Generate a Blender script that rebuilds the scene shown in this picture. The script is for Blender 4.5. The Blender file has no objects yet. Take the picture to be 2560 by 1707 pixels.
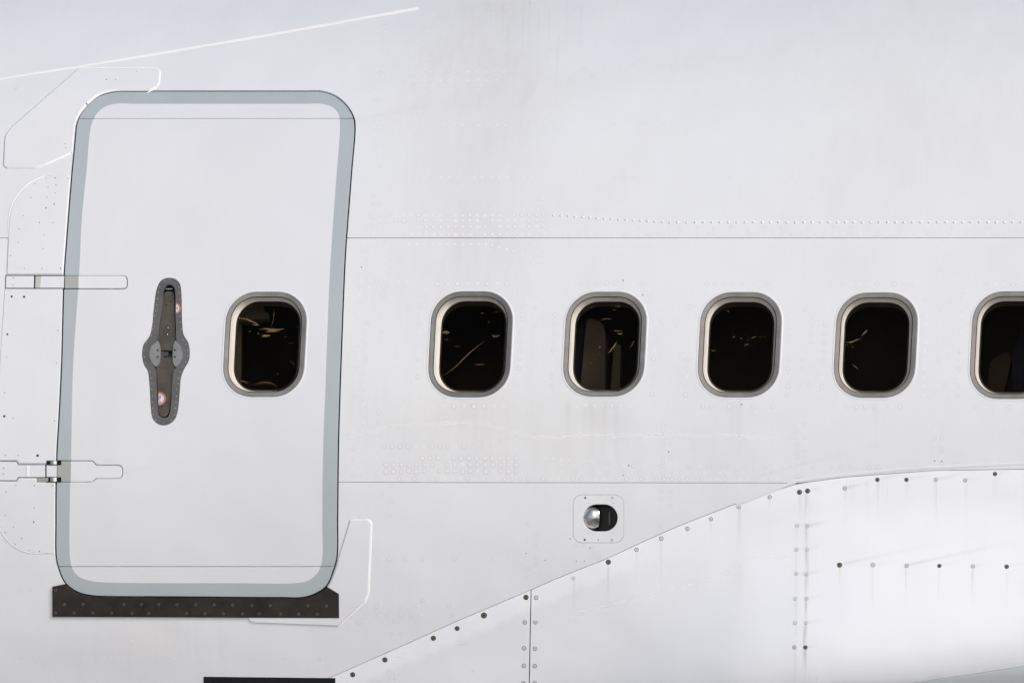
import bpy, math, random
import numpy as np
from mathutils import Vector, Matrix
from mathutils.geometry import delaunay_2d_cdt
random.seed(4); rng = np.random.default_rng(4)
S = bpy.context.scene
COL = S.collection
rad = math.radians
# ------------------------------------------------------------------ camera
PPM = 670.0                 # photo pixels per metre on the fuselage side
R = 1600 / PPM              # fuselage radius
ZC = 3.60                   # height of the fuselage axis over the apron
V0 = 1400.0                 # photo row of the widest line
D = 34.0
YAW = rad(6.2)
zcam = ZC + (V0 - 853.5) / PPM
ytgt = -math.sqrt(R * R - (zcam - ZC) ** 2)
CAMP = np.array([D * math.sin(YAW), ytgt - D * math.cos(YAW), zcam])
FPX = PPM * D
cd = bpy.data.cameras.new('camera'); cam = bpy.data.objects.new('camera', cd); COL.objects.link(cam)
cam.location = CAMP; cam.rotation_euler = (rad(90), 0, YAW)
cd.sensor_width = 36; cd.lens = 36 * FPX / 2560; cd.clip_start = 0.5; cd.clip_end = 3000
S.camera = cam
# ------------------------------------------------------------------ light
SUN_AZ = rad(64); SUN_EL = rad(37)      # azimuth to the right of straight-at-the-hull
SUN_DIR = Vector((math.sin(SUN_AZ) * math.cos(SUN_EL), -math.cos(SUN_AZ) * math.cos(SUN_EL), math.sin(SUN_EL)))
world = bpy.data.worlds.new('World'); S.world = world; world.use_nodes = True
wn = world.node_tree.nodes; wl = world.node_tree.links
sky = wn.new('ShaderNodeTexSky'); sky.sky_type = 'NISHITA'; sky.sun_disc = False
sky.sun_elevation = SUN_EL; sky.sun_rotation = rad(90) + SUN_AZ
sky.air_density = 1.0; sky.dust_density = 3.0; sky.ozone_density = 1.0
wn['Background'].inputs[1].default_value = 0.07
wl.new(sky.outputs[0], wn['Background'].inputs[0])
sl = bpy.data.lights.new('sun', 'SUN'); sl.energy = 1.5; sl.angle = rad(14); sl.color = (1, 0.97, 0.94)
sun = bpy.data.objects.new('sun', sl); COL.objects.link(sun)
sun.rotation_euler = (-SUN_DIR).to_track_quat('-Z', 'Y').to_euler()
sun.location = (8, -12, 8)
S.view_settings.view_transform = 'Standard'; S.view_settings.look = 'None'
S.view_settings.gamma = 1; S.view_settings.exposure = 0.66
S.cycles.max_bounces = 8; S.cycles.transparent_max_bounces = 16

# ------------------------------------------------------------------ surfaces: hull side as y = F(x, z)
FWD = np.array([-math.sin(YAW), math.cos(YAW), 0.0]); RGT = np.array([math.cos(YAW), math.sin(YAW), 0.0])
def F_hull(x, z):
    h = np.clip(z - ZC, -0.992 * R, 0.992 * R)
    return -np.sqrt(R * R - h * h)
SEAM = np.array([(300, 1925), (600, 1795), (790, 1707), (825.5, 1693), (973.5, 1628), (1140, 1553), (1327, 1474), (1400, 1441.8), (1520.8, 1394.4),
                 (1600, 1357), (1696, 1314.5), (1844, 1256.8), (1996.8, 1207.5), (2115, 1192), (2287.7, 1179), (2337, 1175.5), (2560, 1172.5), (3400, 1166)])
def seam_v(u): return np.interp(u, SEAM[:, 0], SEAM[:, 1])
def smooth01(t):
    t = np.clip(t, 0, 1); return t * t * (3 - 2 * t)
def F_fair(x, z):
    """hull plus the swelling of the wing-root fairing, which turns under along its lower edge"""
    U = 1280 + x * 664.0; V = V0 - (z - ZC) * PPM
    y = F_hull(x, z)
    d = np.maximum(V - seam_v(U) - 52 - 20 * smooth01((U - 1500) / 500), 0) * 0.92 / PPM      # metres below the crease
    amp = 0.085 - 0.06 * smooth01((U - 1750) / 500)
    a = 0.24 - 0.30 * smooth01((U - 1350) / 600)
    db = np.minimum(d, .60)
    y = y - (-a * db + (.52 - .38 * smooth01((U - 1400) / 600)) * db * db) - 0.13 * smooth01((U - 1200) / 900) * smooth01(d / 0.7)
    T = 1650 - (U - 1700) * 0.135                 # row where the side starts to turn under
    e = (V - T) / PPM
    s = 0.06
    e = s * np.log1p(np.exp(np.clip(e / s, -40, 40)))
    rr = 0.30
    ec = np.minimum(e, 0.8 * rr)
    y = y + rr - np.sqrt(rr * rr - ec * ec) + (e - ec) * 1.3
    return y
def normals(F, x, z):
    h = 1e-3
    fx = (F(x + h, z) - F(x - h, z)) / (2 * h); fz = (F(x, z + h) - F(x, z - h)) / (2 * h)
    n = np.stack([fx, -np.ones_like(fx), fz], 1)
    return n / np.linalg.norm(n, axis=1)[:, None]
def hit(uv, F=F_hull, depth=0.0):
    """where the sight line of a photo pixel meets the surface (sunk by depth)"""
    uv = np.atleast_2d(np.asarray(uv, float))
    d = FWD[None] + RGT[None] * ((uv[:, :1] - 1280) / FPX); d[:, 2] += (853.5 - uv[:, 1]) / FPX
    t = np.full(len(uv), D)
    for _ in range(25):
        p = CAMP + d * t[:, None]
        y = F(p[:, 0], p[:, 2])
        if depth: 
            n = normals(F, p[:, 0], p[:, 2]); y = y + depth / np.maximum(-n[:, 1], .15)
        t = t + (y - p[:, 1]) / d[:, 1] * 0.9
    p = CAMP + d * t[:, None]
    return p, normals(F, p[:, 0], p[:, 2])

# ------------------------------------------------------------------ 2D outline helpers (photo pixels)
def resample(P, step, closed=True):
    P = np.asarray(P, float); Q = []
    n = len(P)
    for i in range(n if closed else n - 1):
        a, b = P[i], P[(i + 1) % n]
        k = max(1, int(math.ceil(np.hypot(*(b - a)) / step)))
        for j in range(k): Q.append(a + (b - a) * j / k)
    if not closed: Q.append(P[-1])
    return np.array(Q)
def catmull(P, step=6.0, closed=True):
    P = np.asarray(P, float); n = len(P); Q = []
    for i in range(n if closed else n - 1):
        g = lambda k: P[k % n] if closed else P[min(max(k, 0), n - 1)]
        p0, p1, p2, p3 = g(i - 1), g(i), g(i + 1), g(i + 2)
        L = np.hypot(*(p2 - p1)); k = max(2, int(L / step))
        t0 = 0; t1 = max(np.hypot(*(p1 - p0)), 1e-6) ** .5; t2 = t1 + max(L, 1e-6) ** .5; t3 = t2 + max(np.hypot(*(p3 - p2)), 1e-6) ** .5
        for j in range(k):
            t = t1 + (t2 - t1) * j / k
            A1 = (t1 - t) / (t1 - t0) * p0 + (t - t0) / (t1 - t0) * p1
            A2 = (t2 - t) / (t2 - t1) * p1 + (t - t1) / (t2 - t1) * p2
            A3 = (t3 - t) / (t3 - t2) * p2 + (t - t2) / (t3 - t2) * p3
            B1 = (t2 - t) / (t2 - t0) * A1 + (t - t0) / (t2 - t0) * A2
            B2 = (t3 - t) / (t3 - t1) * A2 + (t - t1) / (t3 - t1) * A3
            Q.append((t2 - t) / (t2 - t1) * B1 + (t - t1) / (t2 - t1) * B2)
    if not closed: Q.append(P[-1])
    return np.array(Q)
def area(P): return 0.5 * np.sum(P[:, 0] * np.roll(P[:, 1], -1) - np.roll(P[:, 0], -1) * P[:, 1])
def expand(P, d):
    P = np.asarray(P, float)
    e = np.roll(P, -1, 0) - P; e /= np.maximum(np.linalg.norm(e, axis=1), 1e-9)[:, None]
    nn = np.stack([e[:, 1], -e[:, 0]], 1)
    if area(P) < 0: nn = -nn
    a = nn + np.roll(nn, 1, 0); l = np.maximum((a * a).sum(1), .35)
    return P + a * (2 * d / l)[:, None]
def inside(P, q):
    x, y = q[:, 0], q[:, 1]; r = np.zeros(len(q), bool); n = len(P); j = n - 1
    for i in range(n):
        xi, yi = P[i]; xj, yj = P[j]
        if yi != yj:
            r ^= ((yi > y) != (yj > y)) & (x < (xj - xi) * (y - yi) / (yj - yi) + xi)
        j = i
    return r
def rrect(cx, cy, w, h, rx, ry, lean=0.0, bulge=0.0, n=10, expo=2.0):
    pts = []
    for sx, sy, a0 in ((1, -1, -90), (1, 1, 0), (-1, 1, 90), (-1, -1, 180)):
        for i in range(n + 1):
            a = rad(a0 + 90 * i / n); c, s = math.cos(a), math.sin(a)
            c = math.copysign(abs(c) ** (2 / expo), c); s = math.copysign(abs(s) ** (2 / expo), s)
            pts.append((cx + sx * (w / 2 - rx) + rx * c, cy + sy * (h / 2 - ry) + ry * s))
    P = resample(pts, 6)
    dx, dy = (P[:, 0] - cx) / (w / 2), (P[:, 1] - cy) / (h / 2)
    P[:, 0] += bulge * np.sign(dx) * np.maximum(0, 1 - dy ** 2) * (abs(dx) > .8)
    P[:, 0] -= lean * (P[:, 1] - cy)
    return P
def rounded(P, r, n=5):
    """polygon with its corners rounded (r: one radius or a list)"""
    P = np.asarray(P, float); k = len(P); out = []
    for i in range(k):
        ri = r[i] if hasattr(r, '__len__') else r
        a, b, c = P[i - 1], P[i], P[(i + 1) % k]
        if ri <= 0: out.append(b); continue
        u = (a - b) / np.hypot(*(a - b)); v = (c - b) / np.hypot(*(c - b))
        q = min(ri, .49 * np.hypot(*(a - b)), .49 * np.hypot(*(c - b)))
        s, e = b + u * q, b + v * q
        for j in range(n + 1):
            t = j / n; out.append((1 - t) ** 2 * s + 2 * t * (1 - t) * b + t * t * e)
    return np.array(out)

# ------------------------------------------------------------------ mesh building
def new_mesh(name, verts, faces, nrm=None, mats=(), midx=None, attr=None):
    me = bpy.data.meshes.new(name)
    me.from_pydata([tuple(v) for v in verts], [], faces)
    for m in mats: me.materials.append(m)
    if midx is not None: me.polygons.foreach_set('material_index', midx)
    if attr is not None:
        a = me.attributes.new('dirt', 'FLOAT', 'POINT'); a.data.foreach_set('value', np.asarray(attr, np.float32))
    me.polygons.foreach_set('use_smooth', [True] * len(faces))
    me.update()
    if nrm is not None: me.normals_split_custom_set_from_vertices([tuple(n) for n in nrm])
    return me
def link(name, me, parent=None, kind=None, label=None):
    o = bpy.data.objects.new(name, me); COL.objects.link(o)
    if parent is not None: o.parent = parent
    if kind: o['kind'] = kind
    if label: o['label'] = label
    return o
class Buf:
    def __init__(s): s.v = []; s.f = []; s.n = []; s.m = []; s.a = []
    def add(s, v, f, n, m=0, a=None):
        k = len(s.v); s.v += [tuple(p) for p in v]; s.n += [tuple(p) for p in n]
        flip = []
        V = np.asarray(v); N = np.asarray(n)
        for q in f:
            c = np.cross(V[q[1]] - V[q[0]], V[q[2]] - V[q[0]])
            if np.dot(c, N[list(q)].sum(0)) < 0: q = q[::-1]
            s.f.append(tuple(k + i for i in q)); flip.append(0)
        s.m += (list(m) if hasattr(m, '__len__') else [m] * len(f))
        s.a += (list(a) if a is not None else [0.0] * len(v))
    def build(s, name, mats, parent=None, **kw):
        me = new_mesh(name, s.v, s.f, s.n, mats, s.m, s.a)
        return link(name, me, parent, **kw)
DIRT = None
def sheet(buf, outer, holes=(), F=F_hull, depth=0.0, grid=34.0, profile=((0.5, 0.0012), (0.9, 0.014)), mat=0, zones=(), dirt=None, edge_mat=None, step=14.0):
    """a curved sheet cut to an outline, with real cut edges: profile = (outline offset px, extra depth m) rings"""
    outer = resample(outer, step); hs = [resample(h, step if len(h) < 60 else 7.0) for h in holes]
    zs = [resample(zp, step) for zp, _ in zones]
    lo, hi = outer.min(0), outer.max(0)
    gx = np.arange(lo[0] + grid * .4, hi[0], grid); gy = np.arange(lo[1] + grid * .4, hi[1], grid)
    G = np.array([(x, y) for x in gx for y in gy]).reshape(-1, 2)
    if len(G): G = G[inside(outer, G)]
    loops = [outer] + hs + zs
    allp = np.concatenate(loops)
    if len(G):
        keep = np.ones(len(G), bool)
        for i in range(0, len(G), 400):
            g = G[i:i + 400]; keep[i:i + 400] = ((g[:, None] - allp[None]) ** 2).sum(2).min(1) > (grid * .35) ** 2
        G = G[keep]
    V = [Vector(p) for p in allp]; E = []; k = 0
    for L in loops:
        n = len(L); E += [(k + i, k + (i + 1) % n) for i in range(n)]; k += n
    V += [Vector(p) for p in G]
    v2, e2, f2, *_ = delaunay_2d_cdt(V, E, [], 0, 1e-4)
    v2 = np.array([tuple(p) for p in v2]); f2 = np.array([tuple(f) for f in f2 if len(f) == 3])
    c = v2[f2].mean(1); ok = inside(outer, c)
    for h in hs: ok &= ~inside(h, c)
    f2 = f2[ok]; c = c[ok]
    ar = np.abs(np.cross(v2[f2[:, 1]] - v2[f2[:, 0]], v2[f2[:, 2]] - v2[f2[:, 0]])); g = ar > 1e-3; f2 = f2[g]; c = c[g]
    m = np.full(len(f2), mat)
    for zp, zi in zones: m[inside(np.asarray(zp), c)] = zi
    used = np.unique(f2); rm = -np.ones(len(v2), int); rm[used] = np.arange(len(used)); v2 = v2[used]; f2 = rm[f2]
    p, n = hit(v2, F, depth)
    buf.add(p, f2.tolist(), n, m.tolist(), dirt(v2) if dirt is not None else None)
    if not profile: return
    cnt = {}
    for t, mi in zip(f2.tolist(), m.tolist()):
        for i in range(3):
            a, b = t[i], t[(i + 1) % 3]; q = (min(a, b), max(a, b))
            cnt.setdefault(q, []).append((a, b, t[(i + 2) % 3], mi))
    bd = [x[0] for x in cnt.values() if len(x) == 1]
    on = np.zeros((len(v2), 2))
    segs = []
    for a, b, o, mi in bd:
        e = v2[b] - v2[a]; l = np.hypot(*e)
        if l < 1e-9: continue
        nn = np.array([e[1], -e[0]]) / l
        if np.dot(nn, v2[o] - v2[a]) > 0: nn = -nn
        on[a] += nn; on[b] += nn; segs.append((a, b, mi))
    ids = sorted({i for s in segs for i in s[:2]}); mp = {i: j for j, i in enumerate(ids)}
    nn = on[ids]; l2 = np.maximum((nn * nn).sum(1), .3); nn = nn * (2 / l2)[:, None]
    nn2 = np.clip(nn, -2.5, 2.5)
    base = v2[ids]; rings = [hit(base, F, depth)[0]]
    for off, dp in profile:
        q, nq = hit(base + nn2 * off, F, depth)
        rings.append(q - nq * dp)
    for r in range(len(rings) - 1):
        A, B = rings[r], rings[r + 1]
        vn = np.zeros((len(ids), 3)); fs = []; ms = []
        for a, b, mi in segs:
            i, j = mp[a], mp[b]
            cr = np.cross(A[j] - A[i], B[i] - A[i] + 1e-12)
            s2 = nn2[i][0] * RGT + np.array([0, 0, -nn2[i][1]]) + np.array([0, -.02, 0])
            if np.dot(cr, s2) < 0: cr = -cr
            cr /= max(np.linalg.norm(cr), 1e-12); vn[i] += cr; vn[j] += cr
            fs.append([i, j, j + len(ids), i + len(ids)]); ms.append(mi if edge_mat is None else edge_mat)
        vn /= np.maximum(np.linalg.norm(vn, axis=1), 1e-9)[:, None]
        at = dirt(base) if dirt is not None else None
        buf.add(np.concatenate([A, B]), fs, np.concatenate([vn, vn]), ms, None if at is None else np.concatenate([at, at]))
def band(buf, rings, mats, F=F_hull, closed=True, sharp=True):
    """strips between outlines of equal point count: rings = [(outline, depth)]"""
    P = [hit(o, F, dp)[0] for o, dp in rings]; n = len(P[0])
    for r in range(len(P) - 1):
        A, B = P[r], P[r + 1]; vn = np.zeros((n, 3)); fs = []
        for i in range(n if closed else n - 1):
            j = (i + 1) % n
            cr = np.cross(A[j] - A[i], B[i] - A[i]); 
            if cr[1] > 0 : cr = -cr
            cr /= max(np.linalg.norm(cr), 1e-12); vn[i] += cr; vn[j] += cr; fs.append([i, j, j + n, i + n])
        vn /= np.maximum(np.linalg.norm(vn, axis=1), 1e-9)[:, None]
        buf.add(np.concatenate([A, B]), fs, np.concatenate([vn, vn]), mats[r])
def tube_wall(buf, outline, d0, d1, F=F_hull, mat=0):
    """wall going straight in along the surface normal, seen from inside the hole"""
    p, n = hit(outline, F, d0); q = p - n * (d1 - d0); k = len(p); c = p.mean(0)
    vn = np.zeros((k, 3)); fs = []
    for i in range(k):
        j = (i + 1) % k; cr = np.cross(p[j] - p[i], q[i] - p[i])
        if np.dot(cr, c - p[i]) < 0: cr = -cr
        cr /= max(np.linalg.norm(cr), 1e-12); vn[i] += cr; vn[j] += cr; fs.append([i, j, j + k, i + k])
    vn /= np.maximum(np.linalg.norm(vn, axis=1), 1e-9)[:, None]
    buf.add(np.concatenate([p, q]), fs, np.concatenate([vn, vn]), mat)

# ------------------------------------------------------------------ materials
def mat(name, color, rough=.5, metal=0.0, spec=.5, **kw):
    m = bpy.data.materials.new(name); m.use_nodes = True
    b = m.node_tree.nodes['Principled BSDF']
    b.inputs['Base Color'].default_value = (*color, 1); b.inputs['Roughness'].default_value = rough
    b.inputs['Metallic'].default_value = metal; b.inputs['Specular IOR Level'].default_value = spec
    return m
def noise(nt, scale, detail=4, stretch=(1, 1, 1), rough=.55, off=(0, 0, 0)):
    tc = nt.nodes.new('ShaderNodeTexCoord'); mp = nt.nodes.new('ShaderNodeMapping'); tx = nt.nodes.new('ShaderNodeTexNoise')
    mp.inputs['Scale'].default_value = stretch; mp.inputs['Location'].default_value = off
    nt.links.new(tc.outputs['Object'], mp.inputs[0]); nt.links.new(mp.outputs[0], tx.inputs['Vector'])
    tx.inputs['Scale'].default_value = scale; tx.inputs['Detail'].default_value = detail; tx.inputs['Roughness'].default_value = rough
    return tx.outputs['Fac']
def mrange(nt, src, a, b, c=0.0, d=1.0):
    n = nt.nodes.new('ShaderNodeMapRange'); nt.links.new(src, n.inputs[0])
    for i, v in enumerate((a, b, c, d)): n.inputs[i + 1].default_value = v
    return n.outputs[0]
def math_n(nt, op, a, b):
    n = nt.nodes.new('ShaderNodeMath'); n.operation = op
    for i, x in enumerate((a, b)):
        if isinstance(x, (int, float)): n.inputs[i].default_value = x
        else: nt.links.new(x, n.inputs[i])
    return n.outputs[0]
def mixc(nt, fac, a, b):
    n = nt.nodes.new('ShaderNodeMix'); n.data_type = 'RGBA'
    if isinstance(fac, (int, float)): n.inputs[0].default_value = fac
    else: nt.links.new(fac, n.inputs[0])
    for i, x in ((6, a), (7, b)):
        if isinstance(x, tuple): n.inputs[i].default_value = (*x, 1)
        else: nt.links.new(x, n.inputs[i])
    return n.outputs[2]
def paint(name, color, dirtc=(.50, .485, .46), rough=.34, grime=.13, wave=.018, seed=0):
    """aged gloss paint: patchy grime, rain streaks, fine waviness of the sheet metal"""
    m = mat(name, color, rough); nt = m.node_tree; b = nt.nodes['Principled BSDF']
    at = nt.nodes.new('ShaderNodeAttribute'); at.attribute_name = 'dirt'
    big = mrange(nt, noise(nt, 1.6, 5, (1, 1, .55), off=(seed, 0, 0)), .3, .8)
    streak = mrange(nt, noise(nt, 9, 6, (3.2, 1, .12), .65, off=(seed, 2, 0)), .28, 1.0)
    fine = mrange(nt, noise(nt, 160, 3), .35, .75)
    g1 = math_n(nt, 'MULTIPLY', big, grime); g2 = math_n(nt, 'MULTIPLY', streak, grime * 1.5)
    loc = math_n(nt, 'MULTIPLY', at.outputs['Fac'], math_n(nt, 'ADD', math_n(nt, 'MULTIPLY', streak, .8), .6))
    f = math_n(nt, 'ADD', math_n(nt, 'ADD', g1, g2), loc); f = math_n(nt, 'ADD', f, math_n(nt, 'MULTIPLY', fine, .03))
    f = math_n(nt, 'MINIMUM', f, 1.0)
    c = mixc(nt, f, color, dirtc)
    tint = mrange(nt, noise(nt, .9, 2, off=(seed + 5, 0, 3)), .35, .65)
    c2 = mixc(nt, math_n(nt, 'MULTIPLY', tint, .5), c, (color[0] * .955, color[1] * .965, color[2] * .99))
    nt.links.new(c2, b.inputs['Base Color'])
    r = mrange(nt, noise(nt, 5, 5, (1, 1, .4)), .1, .9, rough - .06, rough + .10); nt.links.new(r, b.inputs['Roughness'])
    bp = nt.nodes.new('ShaderNodeBump'); bp.inputs['Strength'].default_value = 1; bp.inputs['Distance'].default_value = wave
    hs = math_n(nt, 'ADD', noise(nt, 1.9, 2, (1, 1, 1.2), .4), math_n(nt, 'MULTIPLY', noise(nt, 26, 3, off=(1, 0, 0)), .012))
    nt.links.new(hs, bp.inputs['Height']); nt.links.new(bp.outputs[0], b.inputs['Normal'])
    return m
WHITE = (.675, .70, .726)
M_skin = paint('white_hull_paint', WHITE)
M_low = paint('lower_hull_paint', (.680, .703, .733), grime=.10, seed=3)
M_door = paint('door_paint', (.65, .672, .705), grime=.07, seed=7)
M_band = paint('grey_door_band_paint', (.385, .43, .455), dirtc=(.27, .30, .31), grime=.12, seed=11)
M_fair = paint('fairing_paint', (.785, .815, .855), grime=.04, rough=.30, seed=17)
M_keel = paint('keel_paint', (.66, .715, .735), grime=.12, seed=23)
M_dub = paint('doubler_paint', (.675, .70, .73), grime=.08, seed=31)
M_sealw = mat('white_sealant', (.82, .81, .80), .4)
M_back = mat('dark_inner_structure', (.012, .012, .012), .9, spec=.1)
def mottled(name, c1, c2, scale=40, rough=.5, metal=0.0, spec=.5, stretch=(1, 1, 1), bump=0.0):
    m = mat(name, c1, rough, metal, spec); nt = m.node_tree; b = nt.nodes['Principled BSDF']
    f = mrange(nt, noise(nt, scale, 5, stretch), .3, .7); nt.links.new(mixc(nt, f, c1, c2), b.inputs['Base Color'])
    if bump:
        bp = nt.nodes.new('ShaderNodeBump'); bp.inputs['Distance'].default_value = bump; nt.links.new(f, bp.inputs['Height']); nt.links.new(bp.outputs[0], b.inputs['Normal'])
    return m
M_sill = mottled('black_brown_scuff_plate', (.012, .0105, .0095), (.028, .025, .023), 14, .5, spec=.25)
M_black = mottled('black_marking_paint', (.004, .004, .005), (.008, .008, .009), 30, .4, spec=.25)
M_ringd = mottled('dark_grey_window_ring', (.115, .115, .113), (.15, .149, .143), 24, .42)
M_ringl = mottled('light_grey_window_ring', (.15, .148, .142), (.22, .217, .21), 16, .42)
M_gask = mat('black_gasket', (.006, .006, .006), .6, spec=.2)
M_rev = mottled('window_reveal_cream', (.66, .615, .53), (.76, .735, .68), 12, .35)
M_trim = mottled('cabin_window_trim', (.16, .14, .115), (.20, .175, .15), 20, .6, spec=.2)
M_steel = mottled('steel', (.50, .49, .47), (.62, .61, .60), 60, .28, 1.0)
M_chrome = mottled('polished_reflector', (.12, .12, .11), (.80, .79, .76), 26, .12, 1.0)
M_handle = mottled('handle_recess_metal', (.048, .043, .036), (.088, .08, .068), 18, .42, .35, bump=.0003)
M_rec = mottled('handle_recess_dark', (.016, .014, .011), (.030, .026, .020), 18, .5)
M_flange = mottled('handle_flange_metal', (.082, .083, .084), (.125, .125, .123), 14, .45, .3)
M_lens = mottled('handle_cheek_metal', (.17, .185, .185), (.25, .265, .265), 30, .4, .4)
M_dark = mat('screw_recess', (.03, .026, .022), .7, spec=.2)
M_scr = mottled('screw_paint', (.60, .60, .61), (.72, .72, .73), 80, .4)
M_scrd = mottled('weathered_screw', (.10, .085, .06), (.20, .17, .12), 120, .5, .5)
M_riv = mat('rivet_paint', (.68, .695, .715), .35)
M_ringr = mat('rivet_ring_grime', (.52, .52, .54), .6)
M_pdot = mat('painted_over_screw', (.25, .25, .26), .6)
M_red = mottled('sticker_red', (.58, .12, .06), (.38, .20, .15), 220, .5); M_stw = mottled('sticker_white', (.66, .66, .70), (.42, .43, .50), 160, .5); M_blue = mat('sticker_blue', (.03, .06, .32), .5)
M_glint = mat('gold_glint', (.62, .45, .20), .6)  # gold for reflections painted on the panes
M_cab = mottled('cabin_lining', (.02, .02, .024), (.12, .088, .06), 2.2, .9, spec=.1)
M_seat = mottled('seat_fabric', (.11, .092, .07), (.15, .125, .10), 8, .9, spec=.1)
M_seatb = mottled('blue_seat_fabric', (.025, .025, .04), (.04, .04, .06), 8, .9, spec=.1)
M_tarn = mottled('apron_concrete', (.46, .455, .45), (.54, .535, .53), .6, .9)
# window pane: tinted sheet, a little mirror-like
M_pane = bpy.data.materials.new('window_pane'); M_pane.use_nodes = True
nt = M_pane.node_tree; nt.nodes.clear(); out = nt.nodes.new('ShaderNodeOutputMaterial')
tr = nt.nodes.new('ShaderNodeBsdfTransparent'); tr.inputs[0].default_value = (.50, .49, .47, 1)
gl = nt.nodes.new('ShaderNodeBsdfGlossy'); gl.inputs['Roughness'].default_value = .03; gl.inputs['Color'].default_value = (.9, .92, 1, 1)
lw = nt.nodes.new('ShaderNodeLayerWeight'); lw.inputs[0].default_value = .12
fr = math_n(nt, 'ADD', math_n(nt, 'MULTIPLY', lw.outputs['Fresnel'], .5), .0)
mx = nt.nodes.new('ShaderNodeMixShader'); nt.links.new(fr, mx.inputs[0]); nt.links.new(tr.outputs[0], mx.inputs[1]); nt.links.new(gl.outputs[0], mx.inputs[2]); nt.links.new(mx.outputs[0], out.inputs[0])
# soft film for stains and painted reflections, thins out with its own 'dirt' value
def film(name, color, breakup=(3, 1, .15), scale=30):
    m = bpy.data.materials.new(name); m.use_nodes = True; nt = m.node_tree; nt.nodes.clear()
    out = nt.nodes.new('ShaderNodeOutputMaterial'); tr = nt.nodes.new('ShaderNodeBsdfTransparent'); df = nt.nodes.new('ShaderNodeBsdfDiffuse'); df.inputs[0].default_value = (*color, 1)
    at = nt.nodes.new('ShaderNodeAttribute'); at.attribute_name = 'dirt'  # also holds the strength of the painted reflections
    br = mrange(nt, noise(nt, scale, 4, breakup), .3, .7, .35, 1.1)
    f = math_n(nt, 'MULTIPLY', at.outputs['Fac'], br); mx = nt.nodes.new('ShaderNodeMixShader')
    nt.links.new(f, mx.inputs[0]); nt.links.new(tr.outputs[0], mx.inputs[1]); nt.links.new(df.outputs[0], mx.inputs[2]); nt.links.new(mx.outputs[0], out.inputs[0])
    return m
M_film = film('rain_streak_film', (.16, .145, .13))
M_film2 = film('air_streak_film', (.20, .18, .165), (1, 1, 1), 20)

# ------------------------------------------------------------------ setting: the apron below
n = 24
gv = [(x, y, 0.0) for x in np.linspace(-400, 400, n) for y in np.linspace(-400, 400, n)]
gf = [[i * n + j, (i + 1) * n + j, (i + 1) * n + j + 1, i * n + j + 1] for i in range(n - 1) for j in range(n - 1)]
g = link('ground', new_mesh('ground', gv, gf, None, [M_tarn]), kind='structure')

# ------------------------------------------------------------------ the aeroplane
PLANE = link('airliner', None)
PLANE['label'] = 'side of a white airliner with a grey-banded cabin door and six dark windows'
PLANE['category'] = 'airliner'

# outlines
DOOR = catmull([(195, 306), (203, 288), (225, 261), (252, 241), (288, 231.5), (340, 230.5), (560, 230.5), (760, 230.5), (802, 231), (838, 243), (865, 266), (881, 293), (884.5, 315), (876, 430),
    (867.5, 541), (861.6, 620), (857.6, 698), (847, 980), (843.2, 1110), (842, 1197), (841, 1300), (839.7, 1390), (831, 1424), (814, 1462.6), (791, 1479.6), (757, 1490.5), (700, 1491), (425, 1489), (260, 1488),
    (229.6, 1486), (195.6, 1477.6), (165.8, 1456), (149, 1420), (143, 1394), (142, 1300), (142.5, 1207), (145, 1120), (149.5, 1046), (156, 912), (162.5, 689), (168.7, 600), (181.5, 438), (188, 370)], 7)
BAND_IN = catmull([(227.6, 315), (236.6, 293), (252, 274), (284, 260.5), (340, 260), (560, 260), (760, 260), (802, 260), (833.7, 270), (847, 288), (850, 311), (842, 430), (833.7, 541), (823.8, 698), (813, 980),
    (808, 1110), (806.5, 1197), (805.7, 1300), (805, 1400), (795, 1430), (769.6, 1451), (735, 1457), (600, 1457), (319, 1456.4), (260, 1455), (229.6, 1452), (195.6, 1440), (180.7, 1420), (174.7, 1390),
    (174.7, 1250), (177.7, 1136), (183, 912), (197.4, 694), (205, 541), (216, 430)], 9)
WIN = [dict(cx=662, cy=861, w=203, h=262, ring=M_ringl, dx=6, dy=2.5, dark=.55), dict(cx=1176, cy=861, w=205, h=264, ring=M_ringd, dx=6.2, dy=3), dict(cx=1512, cy=860.5, w=203, h=261, ring=M_ringl, dx=4, dy=3),
       dict(cx=1849, cy=862, w=204, h=262, ring=M_ringl, dx=3, dy=3), dict(cx=2189, cy=863, w=204, h=262, ring=M_ringl, dx=1, dy=3), dict(cx=2529, cy=863, w=204, h=268, ring=M_ringl, dx=1, dy=3),
       dict(cx=2869, cy=863, w=204, h=264, ring=M_ringl, dx=0, dy=3)]
for w in WIN: w['o'] = rrect(w['cx'], w['cy'], w['w'] - 3, w['h'], 75, 75, .052, 1.2, expo=2.06)
HANDLE_O = catmull([(424, 694.5), (439, 698), (449.5, 709.5), (453, 731), (455, 802), (458.6, 836), (470, 856), (474, 879), (471.5, 902), (460, 922.5), (452, 945), (448.5, 986), (443.5, 1029.5), (437, 1047.5), (424, 1059),
    (409, 1063), (393.5, 1059), (381, 1045), (377, 1022), (373, 955.5), (369, 927.5), (359, 909.5), (355, 884), (359, 861), (373, 841), (379.5, 818), (384.5, 769), (392, 721), (401, 703), (411, 696.5)], 4)
HANDLE_I = catmull([(425, 711), (435, 717), (438.5, 735), (438.5, 782), (440, 822), (441.5, 850), (452, 862), (458.5, 883), (455, 903), (442, 916), (435, 926), (430.5, 962), (425.5, 1026), (420.5, 1041), (409, 1044.5), (398, 1038),
    (394.5, 1022), (391.5, 962), (388, 920), (378, 905), (373.5, 884), (379, 864), (393, 851), (398.5, 810), (406.5, 757), (410, 722), (416, 713)], 4)
LAMP_PL = rrect(1496, 1296.3, 125.5, 118.6, 22, 22, 0)
LAMP_HOLE = rrect(1501, 1293.8, 87, 68.4, 34, 34, .0)

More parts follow.
